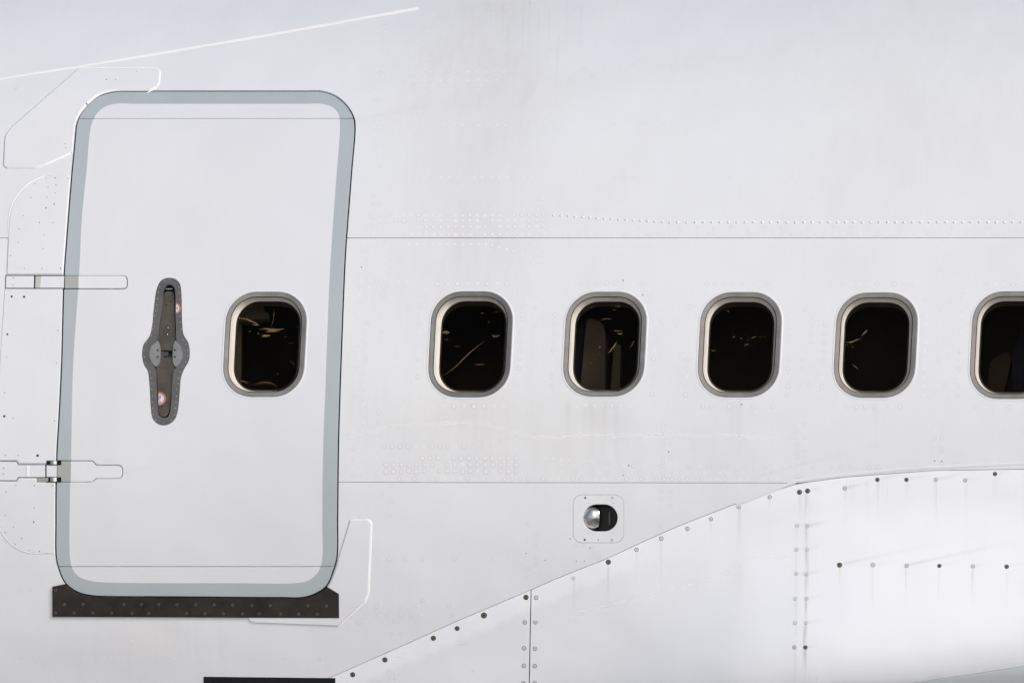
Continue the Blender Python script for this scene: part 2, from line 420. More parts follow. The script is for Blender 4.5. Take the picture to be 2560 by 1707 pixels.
def dirt_blobs(v):
    u, w = v[:, 0], v[:, 1]
    g = lambda cx, cy, sx, sy, a: a * np.exp(-((u - cx) / sx) ** 2 - ((w - cy) / sy) ** 2)
    d = g(1190, 450, 120, 260, .22) + g(1180, 60, 170, 160, .20) + g(1300, 200, 60, 200, .10) + g(1700, 120, 260, 70, .07) + g(2200, 60, 200, 50, .06)
    d += g(1180, 640, 130, 120, .10) + g(1160, 1090, 170, 90, .10) + g(1512, 1040, 60, 50, .14) + g(1849, 1030, 60, 55, .10) + g(1176, 1030, 90, 40, .12) + g(2189, 1040, 60, 50, .08)
    # air-flow smear rising aft from the door corner
    c = 300 - (u - 885) * .20; d += .14 * np.exp(-((w - c) / 13) ** 2) * np.exp(-((u - 900) / 110) ** 2) * (u > 884)
    c = 300 - (u - 885) * .17; d += .10 * np.exp(-((w - c) / 30) ** 2) * smooth01((u - 900) / 300) * np.exp(-((u - 1500) / 500) ** 2)
    d += g(250, 1640, 260, 50, .10) + g(1430, 1130, 60, 40, .05)
    return np.clip(1.5 * d, 0, 1)
def fair_dirt(v):
    u, w = v[:, 0], v[:, 1]; g = lambda cx, cy, sx, sy, a: a * np.exp(-((u - cx) / sx) ** 2 - ((w - cy) / sy) ** 2)
    return np.clip(g(1846, 1400, 20, 150, .16) + g(2012, 1300, 26, 200, .12) + g(2215, 1240, 60, 50, .06) + g(1050, 1640, 120, 50, .05) + g(2000, 1620, 30, 90, .10), 0, 1)
gap = expand(DOOR, 4.9)
SEAMP = lambda lo, hi, off: [(u, seam_v(u) + off) for u in np.arange(lo, hi + 1, 20)]
TOP = -185
# upper panel (crown side), all along, above the lap joint
b = Buf(); sheet(b, [(-600, TOP), (3200, TOP), (3200, 593.2), (-600, 593.8)], [gap], dirt=dirt_blobs); P_UP = b.build('skin_panel', [M_skin], PLANE, label='upper white skin panel above the long horizontal joint')
wh = [expand(w['o'], 1) for w in WIN]
# window belt
belt = [(845, 595.8), (3200, 595.2), (3200, seam_v(3200) - 1)] + [(u, seam_v(u) - 1) for u in np.arange(3000, 2000, -50)] + [(1998, 1206), (1500, 1205.4), (1130, 1204.8), (830, 1203.6)]
b = Buf(); sheet(b, belt, [gap] + wh[1:], dirt=dirt_blobs); P_BELT = b.build('skin_panel', [M_skin], PLANE, label='white skin panel that carries the row of cabin windows')
# lower panel, round the door foot and up its hinge side
low = [(-600, 595.8), (500, 595.8), (500, 1300), (820, 1300), (820, 1205.4), (1130, 1206.6), (1500, 1207.2), (1990, 1207.8)] + [(u, seam_v(u) - 1) for u in np.arange(1980, 300, -30)] + [(300, 1925), (-600, 1925)]
lamp_cut = expand(LAMP_PL, 1.3)
b = Buf(); sheet(b, low, [gap, lamp_cut], dirt=dirt_blobs); P_LOW = b.build('skin_panel', [M_low], PLANE, label='lower white skin panel beside and under the door')
# fairing panels
lead = [(u, seam_v(u) + 1) for u in np.arange(1326, 300, -30)] + [(300, 1926)]
b = Buf(); sheet(b, [(1326, 1475.5), (1321, 1707), (1317, 1900)] + [(1000, 1925), (300, 1926)] + lead[::-1][1:], F=F_fair, grid=20, dirt=fair_dirt); P_F1 = b.build('fairing_panel', [M_fair], PLANE, label='left fairing panel below the slanting seam')
KV = lambda u: 1707 - (u - 2280) * .15
mainf = [(u, seam_v(u) + 1) for u in np.arange(1329, 3200, 30)] + [(3200, 1167)] + [(u, KV(u) - 1) for u in np.arange(3200, 1700, -50)] + [(1400, 1850), (1360, 1900), (1321, 1900), (1324.5, 1707), (1329, 1476)]
b = Buf(); sheet(b, mainf, F=F_fair, grid=20, dirt=fair_dirt); P_F2 = b.build('fairing_panel', [M_fair], PLANE, label='large bulging fairing panel with two upright rows of screws')
b = Buf(); sheet(b, [(1363, 1900), (1403, 1852)] + [(u, KV(u) + 1) for u in np.arange(1700, 3201, 50)] + [(3200, 1900)], F=F_fair, grid=20, dirt=fair_dirt); b.build('fairing_panel', [M_keel], PLANE, label='grey-green underside panel in the lower right corner')
# dark structure behind the joints
bw = [expand(w['o'], -4) for w in WIN]
b = Buf(); sheet(b, [(-600, TOP), (3200, TOP), (3200, 1380), (1750, 1560), (1350, 1680), (1200, 1925), (-600, 1925)], bw + [expand(HANDLE_I, 2), expand(LAMP_HOLE, 2)], depth=.055, grid=60, profile=()); b.build('inner_structure', [M_back], PLANE)
# crown and far side of the barrel, and belly
def barrel(name, a0, a1, m):
    xs = np.linspace(hit([(-600, 853)])[0][0, 0], hit([(3200, 853)])[0][0, 0], 14); an = np.linspace(rad(a0), rad(a1), 60); V = []; N = []; Fc = []
    for x in xs:
        for a in an: V.append((x, -R * math.cos(a), ZC + R * math.sin(a))); N.append((0, -math.cos(a), math.sin(a)))
    k = len(an)
    for i in range(len(xs) - 1):
        for j in range(k - 1): Fc.append([i * k + j, (i + 1) * k + j, (i + 1) * k + j + 1, i * k + j + 1])
    bb = Buf(); bb.add(V, Fc, N); return bb.build(name, [m], PLANE)
barrel('crown_shell', 81, 341, M_skin)

# ------------------------------------------------------------------ door
def clip_outline(P, lo, hi):
    """part of an outline between two rows"""
    Q = []
    n = len(P)
    def cut(a, b, y): t = (y - a[1]) / (b[1] - a[1]); return a + (b - a) * t
    out = list(P)
    for y, keep_below in ((lo, True), (hi, False)):
        if y is None: continue
        res = []
        for i in range(len(out)):
            a, c = np.array(out[i]), np.array(out[(i + 1) % len(out)])
            ina = a[1] >= y if keep_below else a[1] <= y; inc = c[1] >= y if keep_below else c[1] <= y
            if ina: res.append(a)
            if ina != inc: res.append(cut(a, c, y))
        out = res
    return np.array(out)
def dmain(lo, hi): return clip_outline(DOOR, lo, hi)
dprof = ((0.9, .0018), (1.2, .014))
ARM1 = rounded([(163, 690), (316, 690), (316, 720), (162, 720)], [0, 9, 9, 0])
ARM2 = rounded([(143.5, 1152.5), (231, 1153), (240, 1163.5), (305, 1163.5), (305, 1194.5), (240, 1194.5), (231, 1203), (143.5, 1203)], [0, 3, 3, 12, 12, 3, 3, 0])
b = Buf(); sheet(b, dmain(297.8, 1414.4), [expand(HANDLE_O, .6), wh[0], expand(ARM1, 2.9) + [.6, .8], expand(ARM2, 2.5) + [.6, -.4]], grid=26, profile=dprof, zones=[(DOOR, 1), (BAND_IN, 0)], dirt=dirt_blobs)
DOORO = b.build('cabin_door', [M_door, M_band], PLANE)
b = Buf(); sheet(b, dmain(None, 295.0), grid=26, profile=dprof, zones=[(DOOR, 1), (BAND_IN, 0)], dirt=dirt_blobs); b.build('door_top_gate', [M_door, M_band], DOORO)
b = Buf(); sheet(b, dmain(1417.2, None), grid=26, profile=dprof, zones=[(DOOR, 1), (BAND_IN, 0)], dirt=dirt_blobs); b.build('door_bottom_gate', [M_door, M_band], DOORO)
M_armband = paint('hinge_arm_band_paint', (.36, .37, .36), dirtc=(.25, .25, .24), grime=.08, seed=41)
for A in (ARM1, ARM2):
    b = Buf(); sheet(b, A, depth=-.0012, grid=20, profile=((.5, .001), (.7, .012)), zones=[(np.array([(100, 600), (200, 600), (196, 700), (196.5, 722), (178, 1140), (176.5, 1210), (100, 1210)]), 1)]); b.build('hinge_arm', [M_dub, M_armband], DOORO)

# ------------------------------------------------------------------ individually placed small hardware
def lathe_mesh(name, prof, mats, seg=16, sm=True, midx=None):
    V = []; Fc = []; mi = []
    for r, z in prof:
        for k in range(seg): a = 2 * math.pi * k / seg; V.append((r * math.cos(a), r * math.sin(a), z))
    for i in range(len(prof) - 1):
        for k in range(seg): Fc.append([i * seg + k, i * seg + (k + 1) % seg, (i + 1) * seg + (k + 1) % seg, (i + 1) * seg + k]); mi.append(midx[i] if midx else 0)
    me = bpy.data.meshes.new(name); me.from_pydata(V, [], Fc)
    for m in mats: me.materials.append(m)
    me.polygons.foreach_set('material_index', mi); me.polygons.foreach_set('use_smooth', [sm] * len(Fc)); me.update(); return me
mm = .001
# raised rivet, painted screw (ring groove + socket), weathered screw, small dark screw
ME_dome = lathe_mesh('rivet', [(5.6 * mm, -.3 * mm), (5.0 * mm, .9 * mm), (3.6 * mm, 2.2 * mm), (1.6 * mm, 2.9 * mm), (.05 * mm, 3.0 * mm)], [M_riv], 12)
def screw_mesh(name, r, body, core=.28, ring=.16, domed=.0):
    return lathe_mesh(name, [(r * (1 + ring), .1 * mm), (r * 1.0, .15 * mm), (r * .96, .6 * mm), (r * .8, .9 * mm + domed), (r * (core + .08), 1.0 * mm + domed), (r * core, .5 * mm), (.02 * mm, .4 * mm)],
                      [body, M_dark], 18, False, [1, 1, 0, 0, 1, 1])
ME_screw = screw_mesh('screw', 7.6 * mm, M_riv, .25, .26)
ME_screwf = screw_mesh('screw', 7.6 * mm, M_riv, .17, .14)
ME_screwd = screw_mesh('screw', 7.6 * mm, M_scrd, .3, .28)
ME_screwb = screw_mesh('screw', 9.6 * mm, M_scrd, .3, .25)
ME_dot = lathe_mesh('screw', [(2.6 * mm, .15 * mm), (2.2 * mm, .6 * mm), (.1 * mm, .7 * mm)], [M_dark], 10)
ME_dotl = lathe_mesh('screw', [(2.4 * mm, .1 * mm), (2.0 * mm, .5 * mm), (.1 * mm, .6 * mm)], [M_pdot], 10)
ME_dotb = lathe_mesh('screw', [(4.6 * mm, .15 * mm), (4.0 * mm, .8 * mm), (2 * mm, 1.2 * mm), (.1 * mm, 1.2 * mm)], [M_dark], 12)
M_pale = mat('pale_rivet', (.33, .33, .32), .5)
ME_pale = lathe_mesh('rivet', [(2.6 * mm, 0), (2.3 * mm, .7 * mm), (.1 * mm, .9 * mm)], [M_pale], 10)
M_sr = mat('sill_screw', (.085, .08, .072), .4)
ME_sill = lathe_mesh('screw', [(5.6 * mm, .1 * mm), (4.8 * mm, .9 * mm), (3.2 * mm, .9 * mm), (3.0 * mm, .3 * mm), (.1 * mm, .3 * mm)], [M_sr, M_sill], 14, False, [0, 0, 1, 1])
def frames(uv, F=F_hull, depth=0.0):
    p, n = hit(uv, F, depth); x = np.array([1., 0, 0]); X = x - n * (n @ x)[:, None]; X /= np.linalg.norm(X, axis=1)[:, None]; Y = np.cross(n, X)
    return p, n, X, Y
def place(name, me, uvs, parent, F=F_hull, depth=0.0, s=None):
    if not len(uvs): return
    p, n, X, Y = frames(uvs, F, depth)
    for i in range(len(p)):
        o = bpy.data.objects.new(name, me); COL.objects.link(o); o.parent = parent
        k = 1.0 if s is None else (s[i] if hasattr(s, '__len__') else s); a = random.uniform(0, 1.5); c, q = math.cos(a), math.sin(a)
        x2 = X[i] * c + Y[i] * q; y2 = -X[i] * q + Y[i] * c
        o.matrix_local = Matrix(((x2[0] * k, y2[0] * k, n[i][0] * k, p[i][0]), (x2[1] * k, y2[1] * k, n[i][1] * k, p[i][1]), (x2[2] * k, y2[2] * k, n[i][2] * k, p[i][2]), (0, 0, 0, 1)))

# raised rivets over the window belt
raised = [(1384 + 18.1 * i, v) for i, v in enumerate([539, 539.6, 540.8, 542, 543, 544, 545.7, 547, 547.8, 549, 549.8, 550.5, 552, 553.5, 554, 555])] + [(1675, 556), (1693.5, 556)] + [(1717 + 20.9 * i, 555.8) for i in range(0, 60)]
place('rivet', ME_dome, raised, P_UP)

# flush rivets: rows as laid out on the photo
flush = {'up': [], 'belt': [], 'low': []}
def row(where, u0, v0, u1, v1, step, r=4.3, jit=.5, skip=.06, rings=.35):
    L = math.hypot(u1 - u0, v1 - v0); k = int(L / step)
    for i in range(k + 1):
        if random.random() < skip: continue
        flush[where].append((u0 + (u1 - u0) * i / max(k, 1) + random.gauss(0, jit), v0 + (v1 - v0) * i / max(k, 1) + random.gauss(0, jit), r * random.uniform(.85, 1.12), rings))
for v in (538, 551.5, 567, 586.5): row('up', 990 if v < 560 else 1010, v, 1360, v, 18.2, 4.6, rings=.6)
for v in (538, 552): row('up', 925, v, 975, v, 17, 3.6)
row('up', 1392, 586.5, 3100, 585.5, 20.9, 3.9); row('up', 1450, 567, 3100, 569, 20.9, 3.2)
row('up', 1066, 35, 1420, 35, 20.8, 3.2); row('up', 0, 35, 900, 35, 20, 2.8, skip=.3)
row('up', 1030, 180, 1260, 180, 22, 4.2); row('up', 1010, 201, 1240, 201, 22.5, 4.6, rings=.6); row('up', 1036, 213, 1200, 213, 23, 3.4)
row('up', 1424, 175, 1600, 160, 19.3, 3.6); row('up', 1600, 160, 1880, 152, 19.3, 3.3); row('up', 1424, 196, 1580, 182, 19.3, 3.6); row('up', 1660, 178, 1870, 168, 20, 3.2); row('up', 1890, 160, 2090, 160, 19, 2.6)
row('up', 1111, 313, 1330, 313, 20, 3.6); row('up', 1410, 309, 1700, 308, 20, 3.6, skip=.2); row('up', 1000, 444, 1330, 444, 20, 3.4); row('up', 1405, 444, 2000, 442, 22, 2.8, skip=.25)
for (ua, ub) in ((966, 944), (944, 930)):
    row('up', ua, 60, ub + 8, 250, 18.5, 4.4); row('up', ub + 8, 262, ub + 2, 585, 18, 3.6, skip=.15)
for (ua, ub) in ((1046, 1040), (1068, 1062)): row('up', ua, 65, ub, 230, 13, 3.0, skip=.1)
row('up', 1378, 60, 1362, 330, 11, 2.8, skip=.2); row('up', 1708, 60, 1700, 140, 13, 2.8); row('up', 2042, 55, 2030, 140, 13, 2.6); row('up', 2376, 50, 2368, 135, 13, 2.6)
row('up', 1346, 495, 1343, 590, 13, 3.2); row('up', 1358, 495, 1356, 590, 13, 3.2); row('up', 2030, 495, 2028, 550, 14, 2.8); row('up', 2369, 495, 2368, 545, 13, 2.8); row('up', 1678, 490, 1676, 550, 14, 2.8)
# round each window
for w in WIN[1:]:
    cx, cy = w['cx'], w['cy']; st = 23 if cx == 1176 else 21
    row('belt', cx - 92 + 10, cy - 152, cx + 92, cy - 152, st, 5.0 if cx == 1176 else 4.3, rings=.6); row('belt', cx - 92, cy + 154, cx + 92 - 8, cy + 154, st, 4.8 if cx == 1176 else 4.3, rings=.7)
    for s, a in ((-1, 129), (1, 124)):
        row('belt', cx + s * a + 5, cy - 95, cx + s * a - 6, cy + 125, 20.5, 4.4, rings=.6)
        row('belt', cx + s * 160 + 5, cy - 110, cx + s * 160 - 8, cy + 120, 20, 3.2, skip=.25)
        row('belt', cx + s * 112, cy - 136 , cx + s * 122, cy - 112, 20, 3.6)
row('belt', 1022, 610, 1214, 611, 18.6, 4.4); row('belt', 1230, 613, 1284, 628, 18.6, 4.6); row('belt', 1284, 628, 1345, 650, 18, 3.6)
for u in (903, 925, 962): row('belt', u + 2, 605, u - 22, 1190, 22, 4.0, skip=.2)
row('belt', 905, 704, 1016, 704, 18, 3.6); row('belt', 905, 1017, 1030, 1017, 18, 3.6)
row('belt', 960, 1116, 1160, 1116, 18.6, 4.6, rings=.7); row('belt', 1175, 1115, 1270, 1095, 18.6, 3.8)
for v in (1145, 1161.5, 1178): row('belt', 1055 if v < 1150 else 965, v, 1290, v, 18.8, 5.2, rings=.9)
row('belt', 960, 1197, 2380, 1198, 18.7, 4.2, rings=.7)
row('belt', 1364, 1146, 1480, 1152, 17.5, 4.0); row('belt', 1480, 1154, 1560, 1163, 17.5, 4.0); row('belt', 1560, 1165, 2480, 1169, 23.5, 4.0, rings=.7); row('belt', 1380, 1162, 1430, 1162, 17, 3.2); row('belt', 1400, 1180, 1980, 1182, 20, 3.4, skip=.25)
for u in (1657, 1675, 1995, 2012, 2338, 2355): row('belt', u, 1062, u, 1190, 16, 3.8, rings=.7)
row('belt', 1337, 610, 1332, 700, 15, 3.2); row('belt', 2022, 605, 2014, 705, 12, 2.8); row('belt', 2354, 605, 2350, 700, 12, 2.8)
# lower panel
for u in (1654, 1677): row('low', u, 1228, u - 2, 1316, 16, 4.0, rings=.6)
row('low', 912, 1397, 1300, 1398, 20, 4.2, rings=.5); row('low', 1383, 1402, 1466, 1402, 20, 3.4)
for u in (1318, 1338): row('low', u, 1306, u, 1438, 14, 3.4)
row('low', 950, 1361, 985, 1363, 25, 4.2); row('low', 1030, 1500, 1160, 1500, 22, 4.0); row('low', 940, 1515, 1150, 1514.5, 23.4, 4.2, rings=.6); row('low', 900, 1537, 1130, 1538, 24, 4.2, rings=.6)
row('low', 870, 1555, 985, 1552, 20, 4.0); row('low', 880, 1584, 1000, 1584, 20, 3.6); row('low', 870, 1646, 890, 1646, 14, 3.8); row('low', 20, 1644, 850, 1646, 17, 3.2, skip=.35)
for u in (881, 905): row('low', u - 2, 1310, u - 8, 1556, 17, 4.4, rings=.5)
for u in (955, 980, 905): row('low', u, 1215, u - 3, 1290, 18, 3.6, skip=.3)
row('low', 1428, 1272, 1422, 1330, 21, 4.2); row('low', 1573, 1262, 1570, 1332, 20, 4.2); row('low', 1455, 1224, 1538, 1224, 19, 4.2); row('low', 1440, 1362, 1540, 1368, 20, 3.6)
row('low', 318, 1545, 330, 1600, 26, 4, skip=.3); row('low', 10, 1480, 120, 1470, 20, 3.2, skip=.3)
row('up', 200, 179, 360, 179, 22, 3.6); row('up', 70, 300, 90, 400, 22, 3.6); row('up', 95, 300, 118, 400, 22, 3.6); row('up', 50, 330, 110, 400, 20, 3.0)
blocks = [expand(DOOR, 12)] + [expand(w['o'], 8) for w in WIN] + [expand(LAMP_PL, 6)]
ntot = sum(len(v) for v in flush.values())
cand = sorted([(r, k, i) for k in flush for i, (u, v, r, g) in enumerate(flush[k])], reverse=True)
def ok_uv(u, v, k):
    q = np.array([[u, v]])
    if any(inside(bk, q)[0] for bk in blocks): return False
    s = seam_v(u)
    return not (k in ('low', 'belt') and v > s - 7)
single = {k: [] for k in flush}; joined = {k: [] for k in flush}; cnt_s = 0
for r, k, i in cand:
    u, v, r, g = flush[k][i]
    if not (-40 < u < 2600) or not ok_uv(u, v, k): continue
    if r > 4.25 and cnt_s < 215: single[k].append((u, v, r, g)); cnt_s += 1
    else: joined[k].append((u, v, r, g))
ME_fl = lathe_mesh('rivet', [(1.25, .00010), (1.02, .00014), (.86, .00019), (.5, .00021), (.02, .00021)], [M_riv, M_ringr], 12, True, [1, 0, 0, 0])
ME_fl0 = lathe_mesh('rivet', [(1.02, .00005), (.86, .00016), (.5, .00018), (.02, .00018)], [M_riv], 12, True)
par = {'up': P_UP, 'belt': P_BELT, 'low': P_LOW}
for k in flush:
    for (u, v, r, g) in single[k]:
        p, n, X, Y = frames([(u, v)]); s = r / PPM; o = bpy.data.objects.new('rivet', ME_fl if random.random() < g else ME_fl0); COL.objects.link(o); o.parent = par[k]
        o.matrix_local = Matrix(((X[0][0] * s, Y[0][0] * s, n[0][0], p[0][0]), (X[0][1] * s, Y[0][1] * s, n[0][1], p[0][1]), (X[0][2] * s, Y[0][2] * s, n[0][2], p[0][2]), (0, 0, 0, 1)))
    J = joined[k]
    if not J: continue
    p, n, X, Y = frames([(a, c) for a, c, _, _ in J]); b = Buf(); V = []; Fc = []; mi = []; seg = 8
    for i, (u, v, r, g) in enumerate(J):
        s = r / PPM; k0 = len(V); prof = [(1.25, .0001), (1.02, .00012), (.84, .00017), (.4, .00019)] ; hs = random.uniform(.5, 1.2)
        for rr_, z in prof:
            for q in range(seg): a = 2 * math.pi * q / seg; V.append(tuple(p[i] + (X[i] * math.cos(a) + Y[i] * math.sin(a)) * rr_ * s + n[i] * z * hs))
        ring = random.random() < g * .6
        for t in range(3):
            if t == 0 and not ring: continue
            for q in range(seg): Fc.append((k0 + t * seg + q, k0 + t * seg + (q + 1) % seg, k0 + (t + 1) * seg + (q + 1) % seg, k0 + (t + 1) * seg + q)); mi.append(1 if t == 0 else 0)
        Fc.append(tuple(k0 + 3 * seg + q for q in range(seg))); mi.append(0)
    link('small_rivets', new_mesh('small_rivets', V, Fc, None, [M_riv, M_ringr], mi), par[k], kind='stuff')

# dark and small screws on the hinge-side plates (photo positions)
z1 = lambda L: [(x / 5.6, 420 + y / 5.6) for x, y in L]
dark = z1([(772, 140), (953, 147), (758, 504), (644, 560), (552, 764), (849, 1405)]); pale = z1([(651, 147), (490, 223), (784, 240), (673, 268), (432, 415), (778, 350), (660, 410), (325, 667), (742, 763), (270, 855), (617, 942), (256, 1041), (604, 1128), (146, 1226), (345, 1407), (586, 1407)])
z2 = lambda L: [(x / 3.135, 680 + y / 3.135) for x, y in L]
darkb = z2([(92, 192), (189, 194), (58, 487), (33, 1129), (295, 1437)]); pale += z2([(454, 458), (50, 667), (442, 715), (37, 945), (101, 1144), (427, 1165), (141, 1437), (42, 1436), (106, 46), (101, 101)])
z4 = lambda L: [(x / 5.228, 1100 + y / 5.228) for x, y in L]
pale += z4([(208, 590), (448, 592), (686, 592), (80, 672), (445, 885), (70, 980), (178, 1133), (70, 1204), (284, 1282), (199, 1354), (380, 1438), (46, 362), (46, 440)]); dark += z4([(441, 1067), (513, 1450)])
dark += [(266, 199), (289, 199)]; pale += [(163, 360), (164.5, 370), (341, 180), (40, 221)]
dark += [(1446, 1220 + 127), (1461, 1220)] if False else []

# ------------------------------------------------------------------ doubler plates and hinge-side plates
def plate(name, outline, m, h=.0022, bev=2.6, F=F_hull, parent=PLANE, label=None, holes=(), grid=26, dirt=None):
    holes = [expand(DOOR, 4.9 + bev)] if len(holes) else ()
    bb = Buf(); sheet(bb, expand(resample(outline, 8), -bev), holes, F=F, depth=-h, grid=grid, profile=((bev, h - .0001),), dirt=dirt)
    return bb.build(name, [m], parent, label=label)
doorcut = expand(DOOR, 5.1)
DU = rounded([(195, 169.5), (394, 170), (401, 178), (399, 208), (392, 218), (366, 233), (300, 250), (220, 350), (181, 382), (92, 421), (15, 421), (7, 414), (10, 340), (25, 318)], [0, 6, 6, 8, 8, 0, 0, 0, 5, 0, 6, 5, 14, 14])
PD = plate('doubler_plate', DU, M_dub, h=.0044, bev=3.4, holes=[doorcut], label='angular doubler plate around the top hinge-side corner of the door')
DL = rounded([(874, 1297), (922, 1297), (930, 1305), (922, 1480), (914, 1503), (846, 1566), (640, 1558), (628, 1557), (619, 1548), (617, 1520), (780, 1400), (830, 1440)], [3, 8, 8, 6, 8, 2, 2, 6, 6, 0, 0, 0])
PD2 = plate('doubler_plate', DL, M_dub, h=.0044, bev=3.6, holes=[expand(DOOR, 3.7)], label='angular doubler plate beside the lower right corner of the door')
HP1 = catmull([(19.5, 594), (23, 540), (32, 508), (50, 480), (78, 455), (112, 440)], 8, False)
HPa = np.concatenate([HP1, [(125, 438), (185, 437), (185, 686), (15.5, 686)]])
P_H1 = plate('hinge_cover_plate', HPa, M_dub, h=.0036, bev=2.8, holes=[doorcut], label='hinge-side cover plate with a large rounded corner')
P_H2 = plate('hinge_cover_plate', [(11.5, 723), (170, 723), (170, 1151), (118, 1151), (116, 1158), (48, 1158), (43, 1150), (-12, 1150), (0, 900)], M_dub, h=.002, bev=1.2, holes=[doorcut], label='tall hinge-side cover plate between the two hinges')
HP3 = catmull([(-14, 1290), (0, 1322), (20, 1352), (50, 1374), (80, 1382), (110, 1384)], 8, False)
P_H3 = plate('hinge_cover_plate', np.concatenate([HP3, [(160, 1385), (160, 1206), (92, 1205), (90, 1196), (48, 1196), (43, 1204), (-30, 1204)]]), M_dub, h=.0018, bev=2.0, holes=[doorcut], label='cover plate under the lower hinge')
for lst, me in ((dark, ME_dot), (pale, ME_dotl), (darkb, ME_dotb)):
    for (u, v) in lst:
        pr = P_H1 if 437 < v < 690 else P_H2 if 700 < v < 1155 else P_H3 if v > 1150 else PD
        place('screw', me, [(u, v)], pr, depth=-(.0037 if v > 437 else .0045) if v < 690 else -.0021, s=random.uniform(.8, 1.1))
# hinge fittings on the hull side
for pk, pr, dpt in (([(14, 687.6), (163, 687.6), (161.5, 721.8), (12.5, 721.8)], P_H2, -.0006), ([(-60, 1151.6), (42, 1151.6), (47, 1159.8), (143, 1159.8), (143, 1194), (46.5, 1194), (42, 1202), (-60, 1202)], P_H3, -.0006)):
    b = Buf(); sheet(b, pk, depth=dpt, grid=20, profile=()); b.build('hinge_pocket', [M_gask], pr)
b = Buf(); sheet(b, [(16, 689.8), (85, 689.8), (84.5, 719.5), (14.5, 719.5)], depth=-.001, grid=20, profile=((.3, .001), (.4, .012))); b.build('hinge_leaf', [M_low], P_H2)
b = Buf(); sheet(b, [(89, 690.2), (160.5, 690.2), (159.5, 719.5), (88, 719.5)], depth=-.001, grid=20, profile=((.3, .001), (.4, .012))); b.build('hinge_leaf', [M_dub], P_H2)
b = Buf(); sheet(b, [(89, 690.2), (103, 690.2), (100, 719.5), (88, 719.5)], depth=-.002, grid=20, profile=((.3, .001),)); b.build('hinge_shim', [mat('grey_shim', (.45, .45, .44), .5)], P_H2)
b = Buf(); sheet(b, rounded([(-60, 1153.6), (41, 1153.6), (45.5, 1162), (113, 1162), (113, 1192), (45, 1192), (41, 1200), (-60, 1200)], 1.5), depth=-.001, grid=20, profile=((.4, .001), (.5, .012))); b.build('hinge_leaf', [M_low], P_H3)
b = Buf(); sheet(b, [(66.5, 1162.5), (72.5, 1162.5), (72.5, 1191.5), (66.5, 1191.5)], depth=-.0026, grid=20, profile=((.3, .0016),)); b.build('hinge_strap', [M_sealw], P_H3)
b = Buf(); sheet(b, [(116.5, 1162.5), (142, 1162.5), (142, 1191.5), (116.5, 1191.5)], depth=-.001, grid=20, profile=((.3, .001), (.5, .012))); b.build('hinge_leaf', [M_dub], P_H3)
def knuckle(u0, u1, v0, v1):
    """polished hinge knuckle: short cylinder lying along the hinge line, standing a little proud of its pocket"""
    bb = Buf(); p, n, X, Y = frames([((u0 + u1) / 2, (v0 + v1) / 2)]); p, n, X, Y = p[0], n[0], X[0], Y[0]
    r = (u1 - u0) / 2 / PPM; hl = (v1 - v0) / 2 / PPM; V = []; N = []; Fc = []; k = 22
    for s in (-1, 1):
        for i in range(k): a = math.pi * 2 * i / k; dd = X * math.cos(a) + n * math.sin(a); V.append(p + dd * r - n * (r * .72) + Y * s * hl); N.append(dd)
    for i in range(k): Fc.append([i, (i + 1) % k, k + (i + 1) % k, k + i])
    bb.add(V, Fc, N)
    for s in (0, 1): bb.add(V[s * k:(s + 1) * k], [list(range(k))], [Y * (2 * s - 1)] * k)
    return bb
for u0, u1, v0, v1 in ((118, 150, 1152.5, 1160.5), (118, 150, 1193.5, 1203.5)):
    b = Buf(); sheet(b, [(u0 - 2, v0 - 1), (u1 + 3, v0 - 1), (u1 + 3, v1 + 1), (u0 - 2, v1 + 1)], depth=-.0031, grid=20, profile=((.2, .003),)); b.build('hinge_pocket', [M_gask], P_H3)
    knuckle(u0, u1, v0, v1).build('hinge_knuckle', [M_steel], P_H3)
b = Buf(); sheet(b, [(93, 1194), (121, 1194), (120, 1203), (94, 1203)], depth=-.0036, grid=20, profile=((.3, .003),)); b.build('hinge_lug', [mat('grey_lug', (.30, .30, .28), .5)], P_H3)

# curved pressing marks round the two doubler corners (a slightly raised bead)
def ridge(name, path, wpx, h, m, parent=PLANE, F=F_hull, base=0.0, prof=((-1, 0), (-.6, .7), (0, 1), (.6, .7), (1, 0)), taper=None, label=None, step=8):
    P = resample(path, step, False); t = np.gradient(P, axis=0); t /= np.linalg.norm(t, axis=1)[:, None]; nn = np.stack([-t[:, 1], t[:, 0]], 1)
    rings = []
    tp = np.ones(len(P)) if taper is None else np.interp(np.linspace(0, 1, len(P)), np.linspace(0, 1, len(taper)), taper)
    pts = []
    for s, hh in prof:
        p, n_ = hit(P + nn * (s * wpx / 2) * tp[:, None], F, -base); pts.append(p + n_ * (hh * h) * tp[:, None])
    V = np.concatenate(pts); k = len(P); L = len(prof); Fc = [[r * k + i, r * k + i + 1, (r + 1) * k + i + 1, (r + 1) * k + i] for r in range(L - 1) for i in range(k - 1)]
    N = np.zeros_like(V)
    for f in Fc:
        c = np.cross(V[f[1]] - V[f[0]], V[f[3]] - V[f[0]]); c = c if c[1] < 0 else -c; c /= max(np.linalg.norm(c), 1e-12)
        for i in f: N[i] += c
    N /= np.maximum(np.linalg.norm(N, axis=1), 1e-9)[:, None]
    bb = Buf(); bb.add(V, Fc, N); return bb.build(name, [m], parent, label=label)
M_strip = mottled('drip_strip_paint', (.70, .71, .73), (.76, .765, .78), 6, .4)
